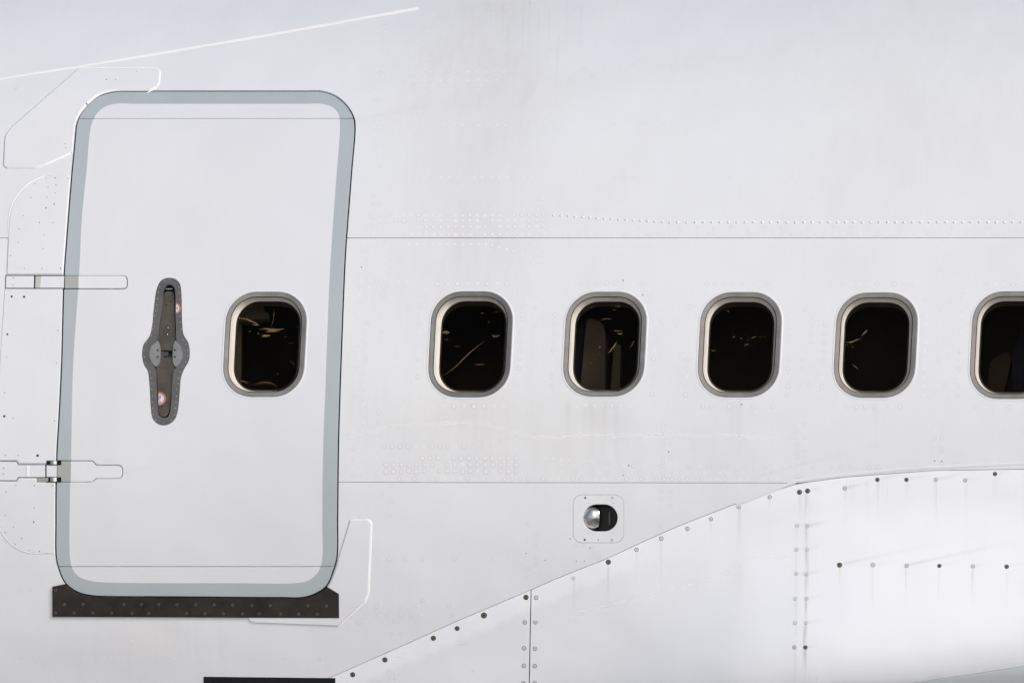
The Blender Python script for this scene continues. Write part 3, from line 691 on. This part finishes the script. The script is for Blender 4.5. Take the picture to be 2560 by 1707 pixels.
# long strake line over the door
ridge('drip_strip', [(-600, 300), (0, 198), (318, 148), (700, 84), (1046, 22)], 5.4, .0034, M_strip, label='thin slanting drip strip above the door', prof=((-1, 0), (-.75, .8), (-.1, 1), (.3, .5), (.55, .65), (1, 0)), taper=(.55, .6, .8, 1, 1, 1.05))
ridge('drip_strip', [(640, 99.5), (1010, 36)], 4, .002, M_sealw, parent=PD, label='sealant bead under the drip strip') if False else None
ridge('upper_edge_strip', [(1840, 1262), (1990, 1202.5), (2040, 1195), (2250, 1173), (2345, 1168), (2560, 1158), (3200, 1150)], 9, .0016, M_skin, parent=P_BELT)

# sealant fillets run along the plate edges
for pth, pr, w_ in ((HP1, P_H1, 4.6), (HP3, P_H3, 3.2), ([(914, 1297.5), (924, 1299), (929.5, 1306), (922, 1480), (914, 1503), (846, 1566)], PD2, 4.6), ([(388, 170), (398, 174), (400.5, 182), (398, 208), (388, 221), (368, 232)], PD, 4.4), ([(88, 421), (130, 405), (178, 384)], PD, 3.4)):
    ridge('sealant_fillet', pth, w_, .0016, M_sealw, parent=pr, base=.0004, taper=(.5, .9, 1, .95, 1, .6))
ridge('sealant_fillet', [(195, 169.5), (388, 170)], 1.4, .0008, M_sealw, parent=PD)
# ------------------------------------------------------------------ scuff plate under the door
SP = np.array([(131, 1466), (165, 1459), (165, 1400), (840, 1400), (814, 1464), (847, 1484), (847.5, 1544), (600, 1543), (300, 1541.5), (131, 1541)])
b = Buf(); sheet(b, SP, [expand(DOOR, 4.4), np.array([(150, 1380), (860, 1380), (860, 1440), (814, 1464), (700, 1430), (250, 1430), (165.5, 1459.5), (120, 1440)])], depth=-.0060, grid=24, profile=((.3, .0062),)); P_SILL = b.build('scuff_plate', [M_sill], PLANE, label='black brown scuff plate under the door')
sill = [(x / 2.352, 1250 + y / 2.352) for x, y in [(325, 528), (487, 611), (378, 612), (728, 612), (830, 612), (933, 613), (1040, 614), (1150, 614), (1258, 615), (1368, 616), (1480, 618), (1588, 619), (1810, 620), (1919, 621),
    (325, 662), (434, 662), (543, 663), (655, 663), (775, 664), (873, 665), (1095, 666), (1204, 667), (1313, 667), (1424, 668), (1523, 668), (1646, 669), (1755, 670), (1864, 670)]]
place('screw', ME_sill, sill, P_SILL, depth=-.0061)
# black painted rectangle at the lower edge
b = Buf(); sheet(b, [(509, 1691), (838, 1694.5), (838, 1890), (509, 1890)], depth=-.0016, grid=30, profile=((.3, .0014),)); b.build('painted_marking', [M_black], PLANE, label='black painted rectangle at the lower edge of the hull')

# ------------------------------------------------------------------ door handle
HB = {}
b = Buf(); sheet(b, HANDLE_O, [HANDLE_I], depth=.0008, grid=12, profile=((.1, .012),), step=5); b.build('handle_flange', [M_flange], DOORO)
b = Buf(); tube_wall(b, HANDLE_I, .0012, .030); sheet(b, expand(HANDLE_I, 3), depth=.030, grid=16, profile=(), step=6); b.build('handle_recess', [M_rec], DOORO)
hz = lambda L: np.array([(340 + x / 3.92, 680 + y / 3.92) for x, y in L])
LV = catmull(hz([(325, 188), (352, 196), (370, 225), (376, 330), (380, 480), (384, 600), (388, 680), (368, 725), (360, 765), (322, 767), (270, 767), (238, 765), (234, 720), (216, 672), (228, 580), (248, 430), (262, 300), (275, 228), (296, 196)]), 4)
LW = catmull(hz([(240, 775), (268, 778), (270, 832), (322, 832), (358, 832), (362, 880), (376, 935), (360, 1060), (345, 1180), (330, 1330), (318, 1385), (300, 1410), (268, 1418), (240, 1405), (224, 1372), (216, 1200), (208, 1050), (200, 930), (222, 900), (234, 860)]), 4)
b = Buf(); sheet(b, LV, depth=.010, grid=12, profile=((.6, .001), (.8, .018)), step=5); b.build('handle_lever', [M_handle], DOORO, label='upper half of the door handle lever')
b = Buf(); sheet(b, LW, depth=.009, grid=12, profile=((.6, .001), (.8, .018)), step=5); b.build('handle_lever', [M_handle], DOORO, label='lower half of the door handle lever')
for pts in ([(207, 672), (228, 700), (237, 760), (236, 850), (225, 895), (196, 924), (165, 900), (140, 850), (133, 795), (142, 745), (168, 703)], [(390, 672), (425, 695), (455, 745), (464, 800), (455, 855), (425, 900), (388, 926), (365, 890), (360, 830), (361, 760), (370, 700)]):
    b = Buf(); sheet(b, catmull(hz(pts), 4), depth=.003, grid=12, profile=((.7, .0012), (.9, .02)), step=5); b.build('handle_cheek', [M_lens], DOORO)
b = Buf(); sheet(b, hz([(272, 772), (318, 772), (318, 822), (272, 822)]), depth=.013, grid=12, profile=((.2, .01),), step=5); b.build('handle_latch', [mat('latch', (.04, .04, .042), .4)], DOORO)
for L in ([(236, 766), (322, 766), (322, 773), (236, 773)], [(270, 824), (358, 824), (358, 832), (270, 832)]):
    b = Buf(); sheet(b, hz(L), depth=.0085, grid=12, profile=((.2, .01),), step=5); b.build('handle_slot', [M_gask], DOORO)
bolts = hz([(342, 290), (297, 321), (299, 1278), (256, 1313)]); place('bolt', ME_dotb, bolts, DOORO, depth=.0095, s=.85)
place('bolt', ME_dotb, hz([(213, 765), (210, 831), (382, 765), (379, 831)]), DOORO, depth=.0028, s=.8)
ME_bolt = lathe_mesh('bolt', [(5.5 * mm, 0), (5 * mm, .8 * mm), (3.2 * mm, .8 * mm), (2.6 * mm, 3 * mm), (1 * mm, 3.4 * mm), (.1 * mm, 3.4 * mm)], [M_steel, M_dark], 14, True, [1, 1, 0, 0, 0])
place('bolt', ME_bolt, hz([(313, 547), (307, 611)]), DOORO, depth=.0095, s=.8)
ME_pin = lathe_mesh('bolt', [(2 * mm, 0), (2 * mm, 10 * mm), (.5 * mm, 12 * mm)], [M_steel], 10)
place('bolt', ME_steel if False else ME_bolt, hz([(352, 167)]), DOORO, depth=.022, s=.8)
b = Buf(); pp, nn_, X, Y = frames(hz([(325, 166)]), depth=.02); 
V = []; N = []; k = 10
for s in (-1, 1):
    for i in range(k): a = 2 * math.pi * i / k; dd = Y[0] * math.cos(a) + nn_[0] * math.sin(a); V.append(pp[0] + dd * .0035 + X[0] * s * .013); N.append(dd)
b.add(V, [[i, (i + 1) % k, k + (i + 1) % k, k + i] for i in range(k)], N); b.build('lever_spring', [M_steel], DOORO)
fl = hz([(330, 75), (277, 88), (232, 143), (219, 202), (208, 262), (202, 323), (194, 380), (179, 430), (170, 490), (160, 560), (150, 620), (420, 148), (426, 202), (426, 267), (432, 433), (435, 490), (441, 560), (460, 663), (490, 712), (505, 765), (503, 825), (488, 878),
         (457, 929), (430, 980), (415, 1038), (411, 1095), (398, 1150), (396, 1215), (391, 1275), (386, 1333), (376, 1397), (342, 1450), (264, 1480), (194, 1449), (169, 1395), (162, 1333), (161, 1273), (160, 1214), (155, 1150), (154, 1092), (152, 1038), (140, 975), (88, 890), (80, 830), (78, 770), (100, 690)])
place('rivet', ME_pale, fl, DOORO, depth=.0006, s=.85)
def disc_sticker(c, r, lo, hi, depth, letters):
    """round sticker, the part of it inside columns lo..hi"""
    bb = Buf(); ang = np.linspace(0, 2 * math.pi, 40, endpoint=False)
    def disc(r_, d, m): 
        P = np.stack([c[0] + r_ * np.cos(ang), c[1] + r_ * np.sin(ang)], 1); P[:, 0] = np.clip(P[:, 0], lo, hi); sheet(bb, P, depth=d, grid=6, profile=(), mat=m, step=4)
    disc(r, depth, 0); disc(r * .70, depth - .0002, 1)
    for (x0, y0, x1, y1) in letters:
        sheet(bb, [(x0, y0), (x1, y0), (x1, y1), (x0, y1)], depth=depth - .0004, grid=9, profile=(), mat=2, step=9)
    bb.build('sticker', [M_red, M_stw, M_blue], DOORO, label='round red rimmed sticker on the door handle')
c2 = hz([(228, 1240)])[0]; disc_sticker(c2, 16.5, hz([(218, 0)])[0][0], 500, .0086, [(396.5, 989, 398, 1000.5), (398, 989, 401.5, 990.3), (401, 990, 402.5, 994.2), (398, 993.6, 401.5, 995), (397, 1003, 398.2, 1006.5), (399.5, 1003, 400.7, 1006.5), (402, 1003, 403, 1006.5)])
c1 = hz([(386, 356)])[0]; disc_sticker(c1, 13.6, hz([(392, 0)])[0][0], 453, .0004, [(441.5, 766, 442.7, 773), (443.6, 768, 444.6, 775)])

# ------------------------------------------------------------------ windows
def window(w, parent, own):
    o = w['o']; big = w['cx'] != 662
    ring = Buf(); band(ring, [(o, .0008), (expand(o, -1.5), -.0012), (expand(o, -11.0), .0022), (expand(o, -11.6), .005)], [0, 0, 0])
    if own: root = ring.build('cabin_window', [w['ring']], PLANE); P = root
    else: ring.build('window_frame', [w['ring']], parent); P = parent
    s = Buf(); band(s, [(expand(o, 5.2), -.0001), (expand(o, 3.8), -.0009), (expand(o, 1.2), -.0010), (expand(o, .2), .0006)], [0, 0, 0]); s.build('window_sealant', [M_dub], P)
    inner = expand(o, -11.4)
    g_ = Buf(); band(g_, [(inner, .005), (expand(o, -13.2), .0095)], [0]); g_.build('window_gasket', [M_gask], P)
    k = (w['w'] - 28 - 14) / (w['w'] - 28); kh = (w['h'] - 28 - 11) / (w['h'] - 28)
    c = np.array([w['cx'], w['cy']]); ri = expand(o, -13.2)
    pane_o = c + (ri - c) * np.array([k, kh]) + np.array([w['dx'], w['dy'] + 2.0])
    # squarer sides, as the clear opening shows
    r_ = Buf(); mid = ri * .55 + pane_o * .45
    band(r_, [(ri, .009), (mid, .028), (pane_o, .044)], [0, 0]); r_.build('window_reveal', [M_rev], P)
    p_ = Buf(); sheet(p_, expand(pane_o, .6), depth=.0455, grid=22, profile=()); p_.build('window_pane', [M_pane], P)
    e = Buf(); band(e, [(pane_o, .0442), (expand(pane_o, -.5), .0452)], [0]); e.build('window_pane_edge', [M_gask], P)
    t = Buf(); tube_wall(t, expand(pane_o, 1.0), .046, .095)
    band(t, [(expand(pane_o, 2), .095), (expand(pane_o, -3), .098), (expand(pane_o, -4), .12)], [0, 0]); t.build('window_trim', [M_trim], P)
    return P
wo = [window(w, DOORO if i == 0 else None, i > 0) for i, w in enumerate(WIN)]
# gold reflections and scratches on the panes, painted as thin film marks
def marks(P, L):
    bb = Buf()
    for pts, wd in L:
        q = catmull(np.array(pts, float), 3, False); t = np.gradient(q, axis=0); t /= np.maximum(np.linalg.norm(t, axis=1), 1e-9)[:, None]; nn = np.stack([-t[:, 1], t[:, 0]], 1)
        tp = np.sin(np.linspace(.12, math.pi - .12, len(q)))[:, None] * wd / 2; k = len(q)
        a, na = hit(q + nn * tp, depth=.0450); c, nc = hit(q - nn * tp, depth=.0450)
        bb.add(np.concatenate([a, c]), [[i, i + 1, k + i + 1, k + i] for i in range(k - 1)], np.concatenate([na, nc]), 0, np.concatenate([np.sin(np.linspace(.1, 3.0, k)) * min(.34, .07 + wd * .085)] * 2))
    bb.build('pane_glints_scratches', [M_film_gold], P, kind='stuff')
M_film_gold = film('glint_scratch_film', (.60, .43, .19), (1, 1, 1), 170)  # gold of the lights reflected in the panes, put into the colour
zw = lambda ox, oy, s: (lambda *L: [(ox + x / s, oy + y / s) for x, y in L])
a = zw(540, 700, 4.9)
M0 = [(a((250, 462), (330, 470), (430, 492)), 2.4), (a((360, 488), (450, 510), (530, 556)), 3.0), (a((440, 545), (530, 555)), 2.6), (a((515, 603), (600, 597), (700, 606), (840, 600)), 4.2), (a((600, 630), (700, 628), (785, 622)), 3.4),
      (a((560, 680), (670, 677)), 3.8), (a((540, 696), (640, 692)), 2), (a((670, 590), (700, 500), (712, 360)), 1.4), (a((500, 657), (535, 657)), 2.0), (a((828, 694), (880, 690)), 1.6), (a((985, 560), (998, 578)), 2.8), (a((270, 1255), (330, 1236), (410, 1262)), 1.8),
      (a((285, 1262), (340, 1248), (400, 1282)), 1.2), (a((440, 1290), (560, 1250), (680, 1262), (745, 1310), (720, 1350)), 1.8), (a((460, 1296), (570, 1266), (690, 1284), (735, 1330)), 1.0), (a((890, 985), (960, 1030), (975, 1060)), 1.4), (a((740, 1146), (768, 1150)), 2.4), (a((395, 630), (430, 634)), 2.2), (a((890, 776), (950, 768)), 1.4)]
a = zw(1050, 700, 4.9)
M1 = [(a((262, 1180), (400, 1090), (520, 980), (620, 880), (800, 740)), 2.2), (a((262, 640), (310, 632), (370, 646)), 3.2), (a((280, 650), (340, 655)), 3.0), (a((875, 655), (905, 690), (945, 692), (985, 660)), 3.0), (a((905, 680), (960, 676)), 2.6), (a((665, 1035), (800, 1030)), 1.8), (a((300, 730), (350, 730)), 1.6), (a((740, 405), (790, 408)), 1.6), (a((890, 392), (1000, 385)), 1.4), (a((835, 500), (850, 530)), 2.0), (a((420, 812), (500, 812)), 1.2)]
a = zw(1390, 700, 3.92)
M2 = [(a((510, 722), (560, 660), (600, 596)), 3.0), (a((720, 668), (740, 640), (768, 590)), 2.6), (a((560, 495), (610, 498), (650, 492)), 2.4), (a((600, 515), (630, 530), (655, 515)), 2.8), (a((440, 390), (500, 378), (552, 388)), 2.0), (a((560, 268), (610, 256), (655, 255)), 2.2), (a((550, 290), (600, 298)), 1.6), (a((325, 268), (375, 268)), 2.0), (a((415, 668), (445, 645)), 2.0), (a((330, 820), (360, 815)), 2.2), (a((370, 780), (410, 782)), 1.4)]
M3 = [(a((1720, 560), (1760, 556)), 2.4), (a((1805, 566), (1828, 572)), 2.4), (a((1910, 575), (1935, 560), (1965, 552)), 2.4), (a((1990, 566), (2012, 562)), 2.0), (a((2035, 556), (2056, 560)), 2.0), (a((1840, 632), (1895, 630)), 2.0), (a((1845, 645), (1862, 648)), 2.0), (a((1510, 684), (1540, 692), (1570, 692)), 1.8), (a((1660, 295), (1705, 312)), 1.6), (a((1560, 292), (1610, 294)), 1.4), (a((1728, 515), (1740, 530)), 1.6), (a((1880, 580), (1888, 590)), 1.8)]
a = zw(2050, 700, 4.61)
M4 = [(a((300, 720), (370, 712), (430, 685), (480, 688)), 3.2), (a((475, 650), (500, 620), (550, 570)), 3.4), (a((290, 748), (330, 752)), 1.8), (a((360, 768), (388, 770)), 2.0), (a((370, 970), (410, 1000), (440, 1036)), 2.2), (a((590, 430), (600, 445)), 2.0)]
for P, L in zip(wo, (M0, M1, M2, M3, M4)): marks(P, L)

# ------------------------------------------------------------------ cabin behind the windows
def quadsheet(name, u0, u1, v0, v1, depth, m, parent=PLANE, grid=120):
    bb = Buf(); sheet(bb, [(u0, v0), (u1, v0), (u1, v1), (u0, v1)], depth=depth, grid=grid, profile=()); return bb.build(name, [m], parent)
CAB = quadsheet('cabin_lining', 380, 3150, 560, 1180, .62, M_cab)
for (v, ) in ((565,), (1175,)):
    p0, n0 = hit([(380, v), (3150, v)], depth=.03); p1, _ = hit([(380, v), (3150, v)], depth=.63)
    bb = Buf(); bb.add([p0[0], p0[1], p1[1], p1[0]], [[0, 1, 2, 3]], [(0, 0, 1 if v > 800 else -1)] * 4); bb.build('cabin_lining', [M_cab], PLANE)
def solid(name, outline, d0, d1, m):
    bb = Buf(); sheet(bb, outline, depth=d0, grid=30, profile=((.5, .002), (.6, d1 - d0)), step=10); return bb.build(name, [m], PLANE)
solid('cabin_seat', rounded([(1466, 800), (1480, 796), (1505, 806), (1513, 830), (1512, 1000), (1448, 1000)], [6, 6, 10, 10, 2, 2]), .16, .30, M_seat)
solid('cabin_seat', rounded([(1444, 812), (1466, 806), (1450, 1000), (1432, 1000)], 4), .18, .30, M_seatb)
solid('cabin_seat', rounded([(1536, 858), (1552, 862), (1548, 1000), (1524, 1000)], 5), .17, .25, M_seat)
solid('cabin_seat', rounded([(2560, 812), (2600, 800), (2640, 900), (2640, 1000), (2535, 1000), (2528, 880)], 12), .26, .36, M_seatb)
solid('cabin_seat', rounded([(2474, 905), (2510, 880), (2530, 890), (2505, 1000), (2466, 1000)], 8), .28, .36, M_cab)
solid('galley_panel', [(585, 745), (655, 745), (660, 778), (672, 784), (672, 795), (640, 797), (585, 806)], .12, .16, M_seat)
solid('galley_panel', [(585, 800), (603, 800), (599, 960), (585, 960)], .14, .18, M_seat)

# ------------------------------------------------------------------ inspection lamp in the lower panel
b = Buf(); sheet(b, LAMP_PL, [LAMP_HOLE], depth=-.0006, grid=14, profile=((.4, .0012), (.6, .013)), step=6); LAMP = b.build('lamp_plate', [M_dub], PLANE, label='square lamp plate with rounded corners set in the hull')
b = Buf(); tube_wall(b, LAMP_HOLE, -.0006, .075); sheet(b, expand(LAMP_HOLE, 1), depth=.072, grid=20, profile=(), step=8); b.build('lamp_housing', [mottled('lamp_housing', (.008, .008, .012), (.014, .013, .016), 30, .3, spec=.3)], LAMP)
# polished reflector: bulging bowl on the left half of the opening
pc, ncc, X, Y = frames([(1480, 1294)], depth=.030); pc, ncc, X, Y = pc[0], ncc[0], X[0], Y[0]
V = []; N = []; Fc = []; nu, nv = 30, 26; Rr = .060
for i in range(nu + 1):
    th = rad(-90 + 180 * i / nu)
    for j in range(nv + 1):
        ph = rad(-95 + 125 * j / nv)       # runs from the far left round to just past the middle
        dd = Y * math.sin(th) + (X * math.sin(ph) + ncc * math.cos(ph)) * math.cos(th)
        V.append(pc - ncc * .030 + dd * Rr * np.array(1.0)); N.append(dd)
for i in range(nu):
    for j in range(nv): k0 = i * (nv + 1) + j; Fc.append([k0, k0 + 1, k0 + nv + 2, k0 + nv + 1])
b = Buf(); b.add(V, Fc, N); b.build('lamp_reflector', [M_chrome], LAMP)
b = Buf(); sheet(b, [(1522, 1280), (1526, 1280), (1526, 1311), (1522, 1311)], depth=.05, grid=20, profile=((.2, .01),)); b.build('lamp_bracket', [mat('lamp_bracket', (.10, .10, .11), .5)], LAMP)
zl = lambda L: [(1380 + x / 7.84, 1200 + y / 7.84) for x, y in L]
place('screw', ME_screwd, zl([(652, 343), (642, 1165)]), LAMP, depth=-.0006, s=.42); place('screw', ME_screw, zl([(1182, 343), (1175, 1168)]), LAMP, depth=-.0006, s=.5); place('screw', ME_dot, zl([(907, 1165)]), LAMP, depth=-.0006, s=.9)
place('screw', ME_dot, zl([(715, 447), (1197, 450), (708, 1023), (1188, 1027)]), LAMP, depth=-.0006, s=.5)
place('screw', ME_dotb, [(1425.4, 1346), (1475, 1369)], P_LOW, s=.45); place('screw', ME_dot, [(1558, 1188), (1316, 1382), (1363, 1400), (1441, 1402), (1461, 1402)], P_LOW, s=.7)
place('screw', ME_dot, [(1558, 701), (1607, 737), (1672, 1129), (1572, 1163), (1854, 1010), (904, 668), (2337, 1152), (2354, 1152)], P_BELT, s=.9)

# ------------------------------------------------------------------ fairing screws
A_ = lambda x, y: (800 + x / 2.94, 1300 + y / 2.94); B_ = lambda x, y: (1400 + x / 2.0276, 1100 + y / 2.0276)
big = [A_(1205, 698)]; drk = [A_(240, 1133), A_(477, 1024), A_(833, 865), A_(1008, 794), A_(1514, 565), B_(1255, 257), B_(1214, 263), B_(1417, 632), B_(245, 617)]
med1 = [A_(1505, 750), A_(1500, 940), A_(1498, 1068), A_(1495, 1193)]
med2 = [A_(1588, 568), A_(1583, 748), A_(1580, 942), A_(1578, 1070), A_(1578, 1193), A_(2326, 216), B_(513, 498), B_(646, 448), B_(765, 399), B_(906, 338), B_(1063, 288), B_(1443, 243), B_(1905, 200), B_(2054, 203),
        B_(1586, 632), B_(1757, 635), B_(2093, 638), B_(1188, 1048)]
smd = [B_(1609, 200), B_(1756, 200), B_(2205, 171), B_(1923, 636), B_(2264, 640), B_(1244, 1049)]
faint = [A_(1862, 427), B_(1201, 433), B_(1253, 435), B_(1198, 554), B_(1252, 554), B_(1197, 676), B_(1248, 678), B_(1192, 803), B_(1249, 802), B_(1191, 925), B_(1246, 925)]
fp = lambda uv: P_F1 if uv[0] < 1325 else P_F2
for L, me in ((smd, ME_screwd), (big, ME_screwb), (drk, ME_screwd), (med1, ME_screw), (med2, ME_screw), (faint, ME_screwf)):
    for uv in L: place('screw', me, [uv], fp(uv), F=F_fair, s=random.uniform(.92, 1.04) * (1.0 if me in (ME_screwb, ME_screwd) and L is not smd else .84))
# stains below and aft of the screws
def streak(bb, u, v, du, dv, w0, w1, a, F=F_fair, n=9, off=.0007):
    L = math.hypot(du, dv); t = np.array([du, dv]) / L; nn = np.array([-t[1], t[0]]); pts = []; at = []
    for i in range(n):
        s = i / (n - 1); c = np.array([u, v]) + np.array([du, dv]) * s; w = w0 + (w1 - w0) * s
        for q, k in ((-1, 0), (-.4, .75), (0, 1), (.4, .75), (1, 0)): pts.append(c + nn * q * w / 2); at.append(.27 * a * k * (1 - s) ** random.uniform(1.1, 1.5) * min(1, s * 8 + .3))
    p, nr = hit(pts, F, -off); Fc = [[i * 5 + j, i * 5 + j + 1, (i + 1) * 5 + j + 1, (i + 1) * 5 + j] for i in range(n - 1) for j in range(4)]
    bb.add(p, Fc, nr, 0, at)
s1, s2 = Buf(), Buf()
for (u, v) in faint + med2 + smd + drk:
    if u < 1345: continue
    k = .25 + .25 * random.random(); streak(s1, u + random.uniform(-3, 3), v + 3, random.uniform(-3, 2), random.uniform(30, 150), random.uniform(6, 12), random.uniform(4, 9), k * random.uniform(.5, 1.7))
    if u > 1990: streak(s1, u + 4, v - 1, random.uniform(35, 70), random.uniform(-14, -7), 11, 14, .28, off=.0011)
for (x, y, l, a_) in ((1417, 632, 520, .34), (1757, 635, 620, .42), (1443, 243, 200, .2), (1609, 200, 260, .2), (1905, 200, 230, .22), (1255, 435, 200, .25)):
    u, v = B_(x, y); streak(s1, u + 4, v - 2, l / 2, -l / 2 * .22, 9, 20, a_, n=14, off=.0015)
for y0, y1 in ((257, 430), (435, 550), (554, 676), (678, 800), (802, 925), (925, 1048), (1049, 1200)): # old sealed joint beside the two screw rows
    u, v = B_(1250, y0); streak(s1, u - 1.5, v, -1.5, (y1 - y0) / 2.0276 * 1.25, 9, 6, .85, off=.0015)
for x, y, l in ((1455, 200, 300), (1475, 200, 260), (1490, 190, 240), (1445, 250, 260), (1610, 205, 220), (1640, 205, 120), (1660, 200, 140), (1560, 200, 320), (1908, 205, 340), (2215, 175, 200), (1416, 640, 150), (1752, 640, 190), (905, 345, 420), (765, 405, 90), (245, 620, 260), (105, 640, 200), (1480, 215, 170)):
    u, v = B_(x, y); streak(s1, u, v, random.uniform(-4, 1), l / 2.0276, random.uniform(3, 6), random.uniform(2.5, 5), random.uniform(.2, .55), off=.0023)
for x0, y0, x1, y1, w_ in ((490, 1085, 520, 1190, 2.5), (515, 1090, 535, 1185, 2), (540, 1100, 560, 1195, 2.5), (565, 1070, 600, 1180, 2), (505, 1150, 512, 1196, 4), (545, 1160, 552, 1196, 4), (560, 1002, 635, 1018, 3.5), (1020, 914, 1125, 906, 2.5), (600, 975, 650, 978, 2.5), (1150, 560, 1185, 590, 2), (1075, 1074, 1085, 1084, 3.5), (900, 1046, 906, 1060, 3), (1120, 1104, 1136, 1118, 5), (1010, 1122, 1022, 1132, 3), (300, 1080, 308, 1098, 2.5), (1268, 690, 1269, 714, 2)):
    (a0, b0), (a1, b1) = A_(x0, y0), A_(x1, y1); streak(s1, a0, b0, a1 - a0, b1 - b0, w_ * .6, w_ * .6, 1.6, off=.0007)
streak(s1, 2011, 1560, -6, 150, 5, 5, .9, off=.0013)
s1.build('rain_streaks', [M_film], P_F2, kind='stuff')
for u, v, l, a_ in ((1420, 1000, 120, .14), (1480, 1000, 150, .16), (1512, 1000, 130, .16), (1540, 1000, 170, .14), (1830, 1000, 120, .12), (1849, 1000, 160, .14), (1880, 1000, 110, .1), (2189, 1005, 120, .1), (1176, 1005, 60, .1), (1462, 1015, 90, .12), (1497, 1380, 80, .14), (1479, 1372, 90, .1), (1529, 1345, 26, .5)):
    streak(s2, u, v, random.uniform(-3, 0), l, random.uniform(14, 26) if a_ < .3 else 7, 16 if a_ < .3 else 6, 1.8 * a_, F_hull)
for i in range(10): streak(s2, 1230 + i * 24 + random.uniform(-8, 8), random.uniform(-40, 120), random.uniform(-10, -4), random.uniform(150, 330), 9, 7, random.uniform(.10, .25), F_hull, n=12)
for i in range(7): streak(s2, 1700 + i * 42, 560 + random.uniform(0, 8), 0, 34, 9, 8, .20, F_hull)
s2.build('rain_streaks', [M_film], P_BELT, kind='stuff')
s3 = Buf()
for u, v, du, dv, w, a_ in ((290, 1187, 120, -34, 16, .22), (225, 1160, 160, -38, 9, .10), (196, 950, 95, -22, 8, .10), (200, 800, 110, -16, 7, .08), (886, 300, 330, -62, 22, .14), (340, 690, 60, -9, 6, .15), (1890, 1190, 420, -110, 14, .16), (460, 800, 60, -4, 6, .15), (300, 930, 90, -18, 6, .12)):
    streak(s3, u, v, du, dv, w * .6, w * 1.3, a_, F_hull, n=12)
s3.build('air_streaks', [M_film2], PLANE, kind='stuff')
# reflected light line painted as pale film, wandering along hull and fairing
M_pale_film = film('pale_reflection', (.97, .97, .98), (.3, 1, 1), 24)
s4 = Buf()
def scuff(path, w, a, F=F_hull):  # lays one painted line of reflected light as a film strip
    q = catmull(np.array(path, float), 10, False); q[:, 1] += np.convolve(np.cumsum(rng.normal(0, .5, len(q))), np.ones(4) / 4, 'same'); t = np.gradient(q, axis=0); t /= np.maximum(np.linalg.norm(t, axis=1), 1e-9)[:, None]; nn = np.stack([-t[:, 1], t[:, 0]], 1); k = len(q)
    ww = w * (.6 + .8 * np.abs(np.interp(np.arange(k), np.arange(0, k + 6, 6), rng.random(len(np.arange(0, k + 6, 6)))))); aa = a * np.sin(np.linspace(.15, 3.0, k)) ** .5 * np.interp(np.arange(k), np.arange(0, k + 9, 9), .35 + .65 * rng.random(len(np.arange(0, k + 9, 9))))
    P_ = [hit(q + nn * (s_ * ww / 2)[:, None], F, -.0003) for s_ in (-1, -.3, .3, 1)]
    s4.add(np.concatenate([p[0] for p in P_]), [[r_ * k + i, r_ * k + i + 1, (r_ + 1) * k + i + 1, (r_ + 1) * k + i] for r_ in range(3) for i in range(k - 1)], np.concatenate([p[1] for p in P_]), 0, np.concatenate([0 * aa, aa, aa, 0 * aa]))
scuff([(870, 1094), (960, 1070), (1100, 1060), (1210, 1062), (1300, 1086), (1350, 1096), (1420, 1090), (1640, 1090), (1900, 1096), (1990, 1100)], 15, .42)  # wavy reflection below the windows, painted pale
scuff([(1420, 1540), (1530, 1510), (1640, 1480), (1740, 1455), (1832, 1424), (1846, 1410), (1846, 1398)], 7, .5, F_fair); scuff([(1846, 1398), (1895, 1388), (1975, 1396)], 6, .55, F_fair)  # jagged reflection across the fairing, painted pale
s4.build('painted_reflections', [M_pale_film], PLANE, kind='stuff')
print('single rivets', cnt_s, 'joined', {k: len(v) for k, v in joined.items()}, 'objects', len(bpy.data.objects))
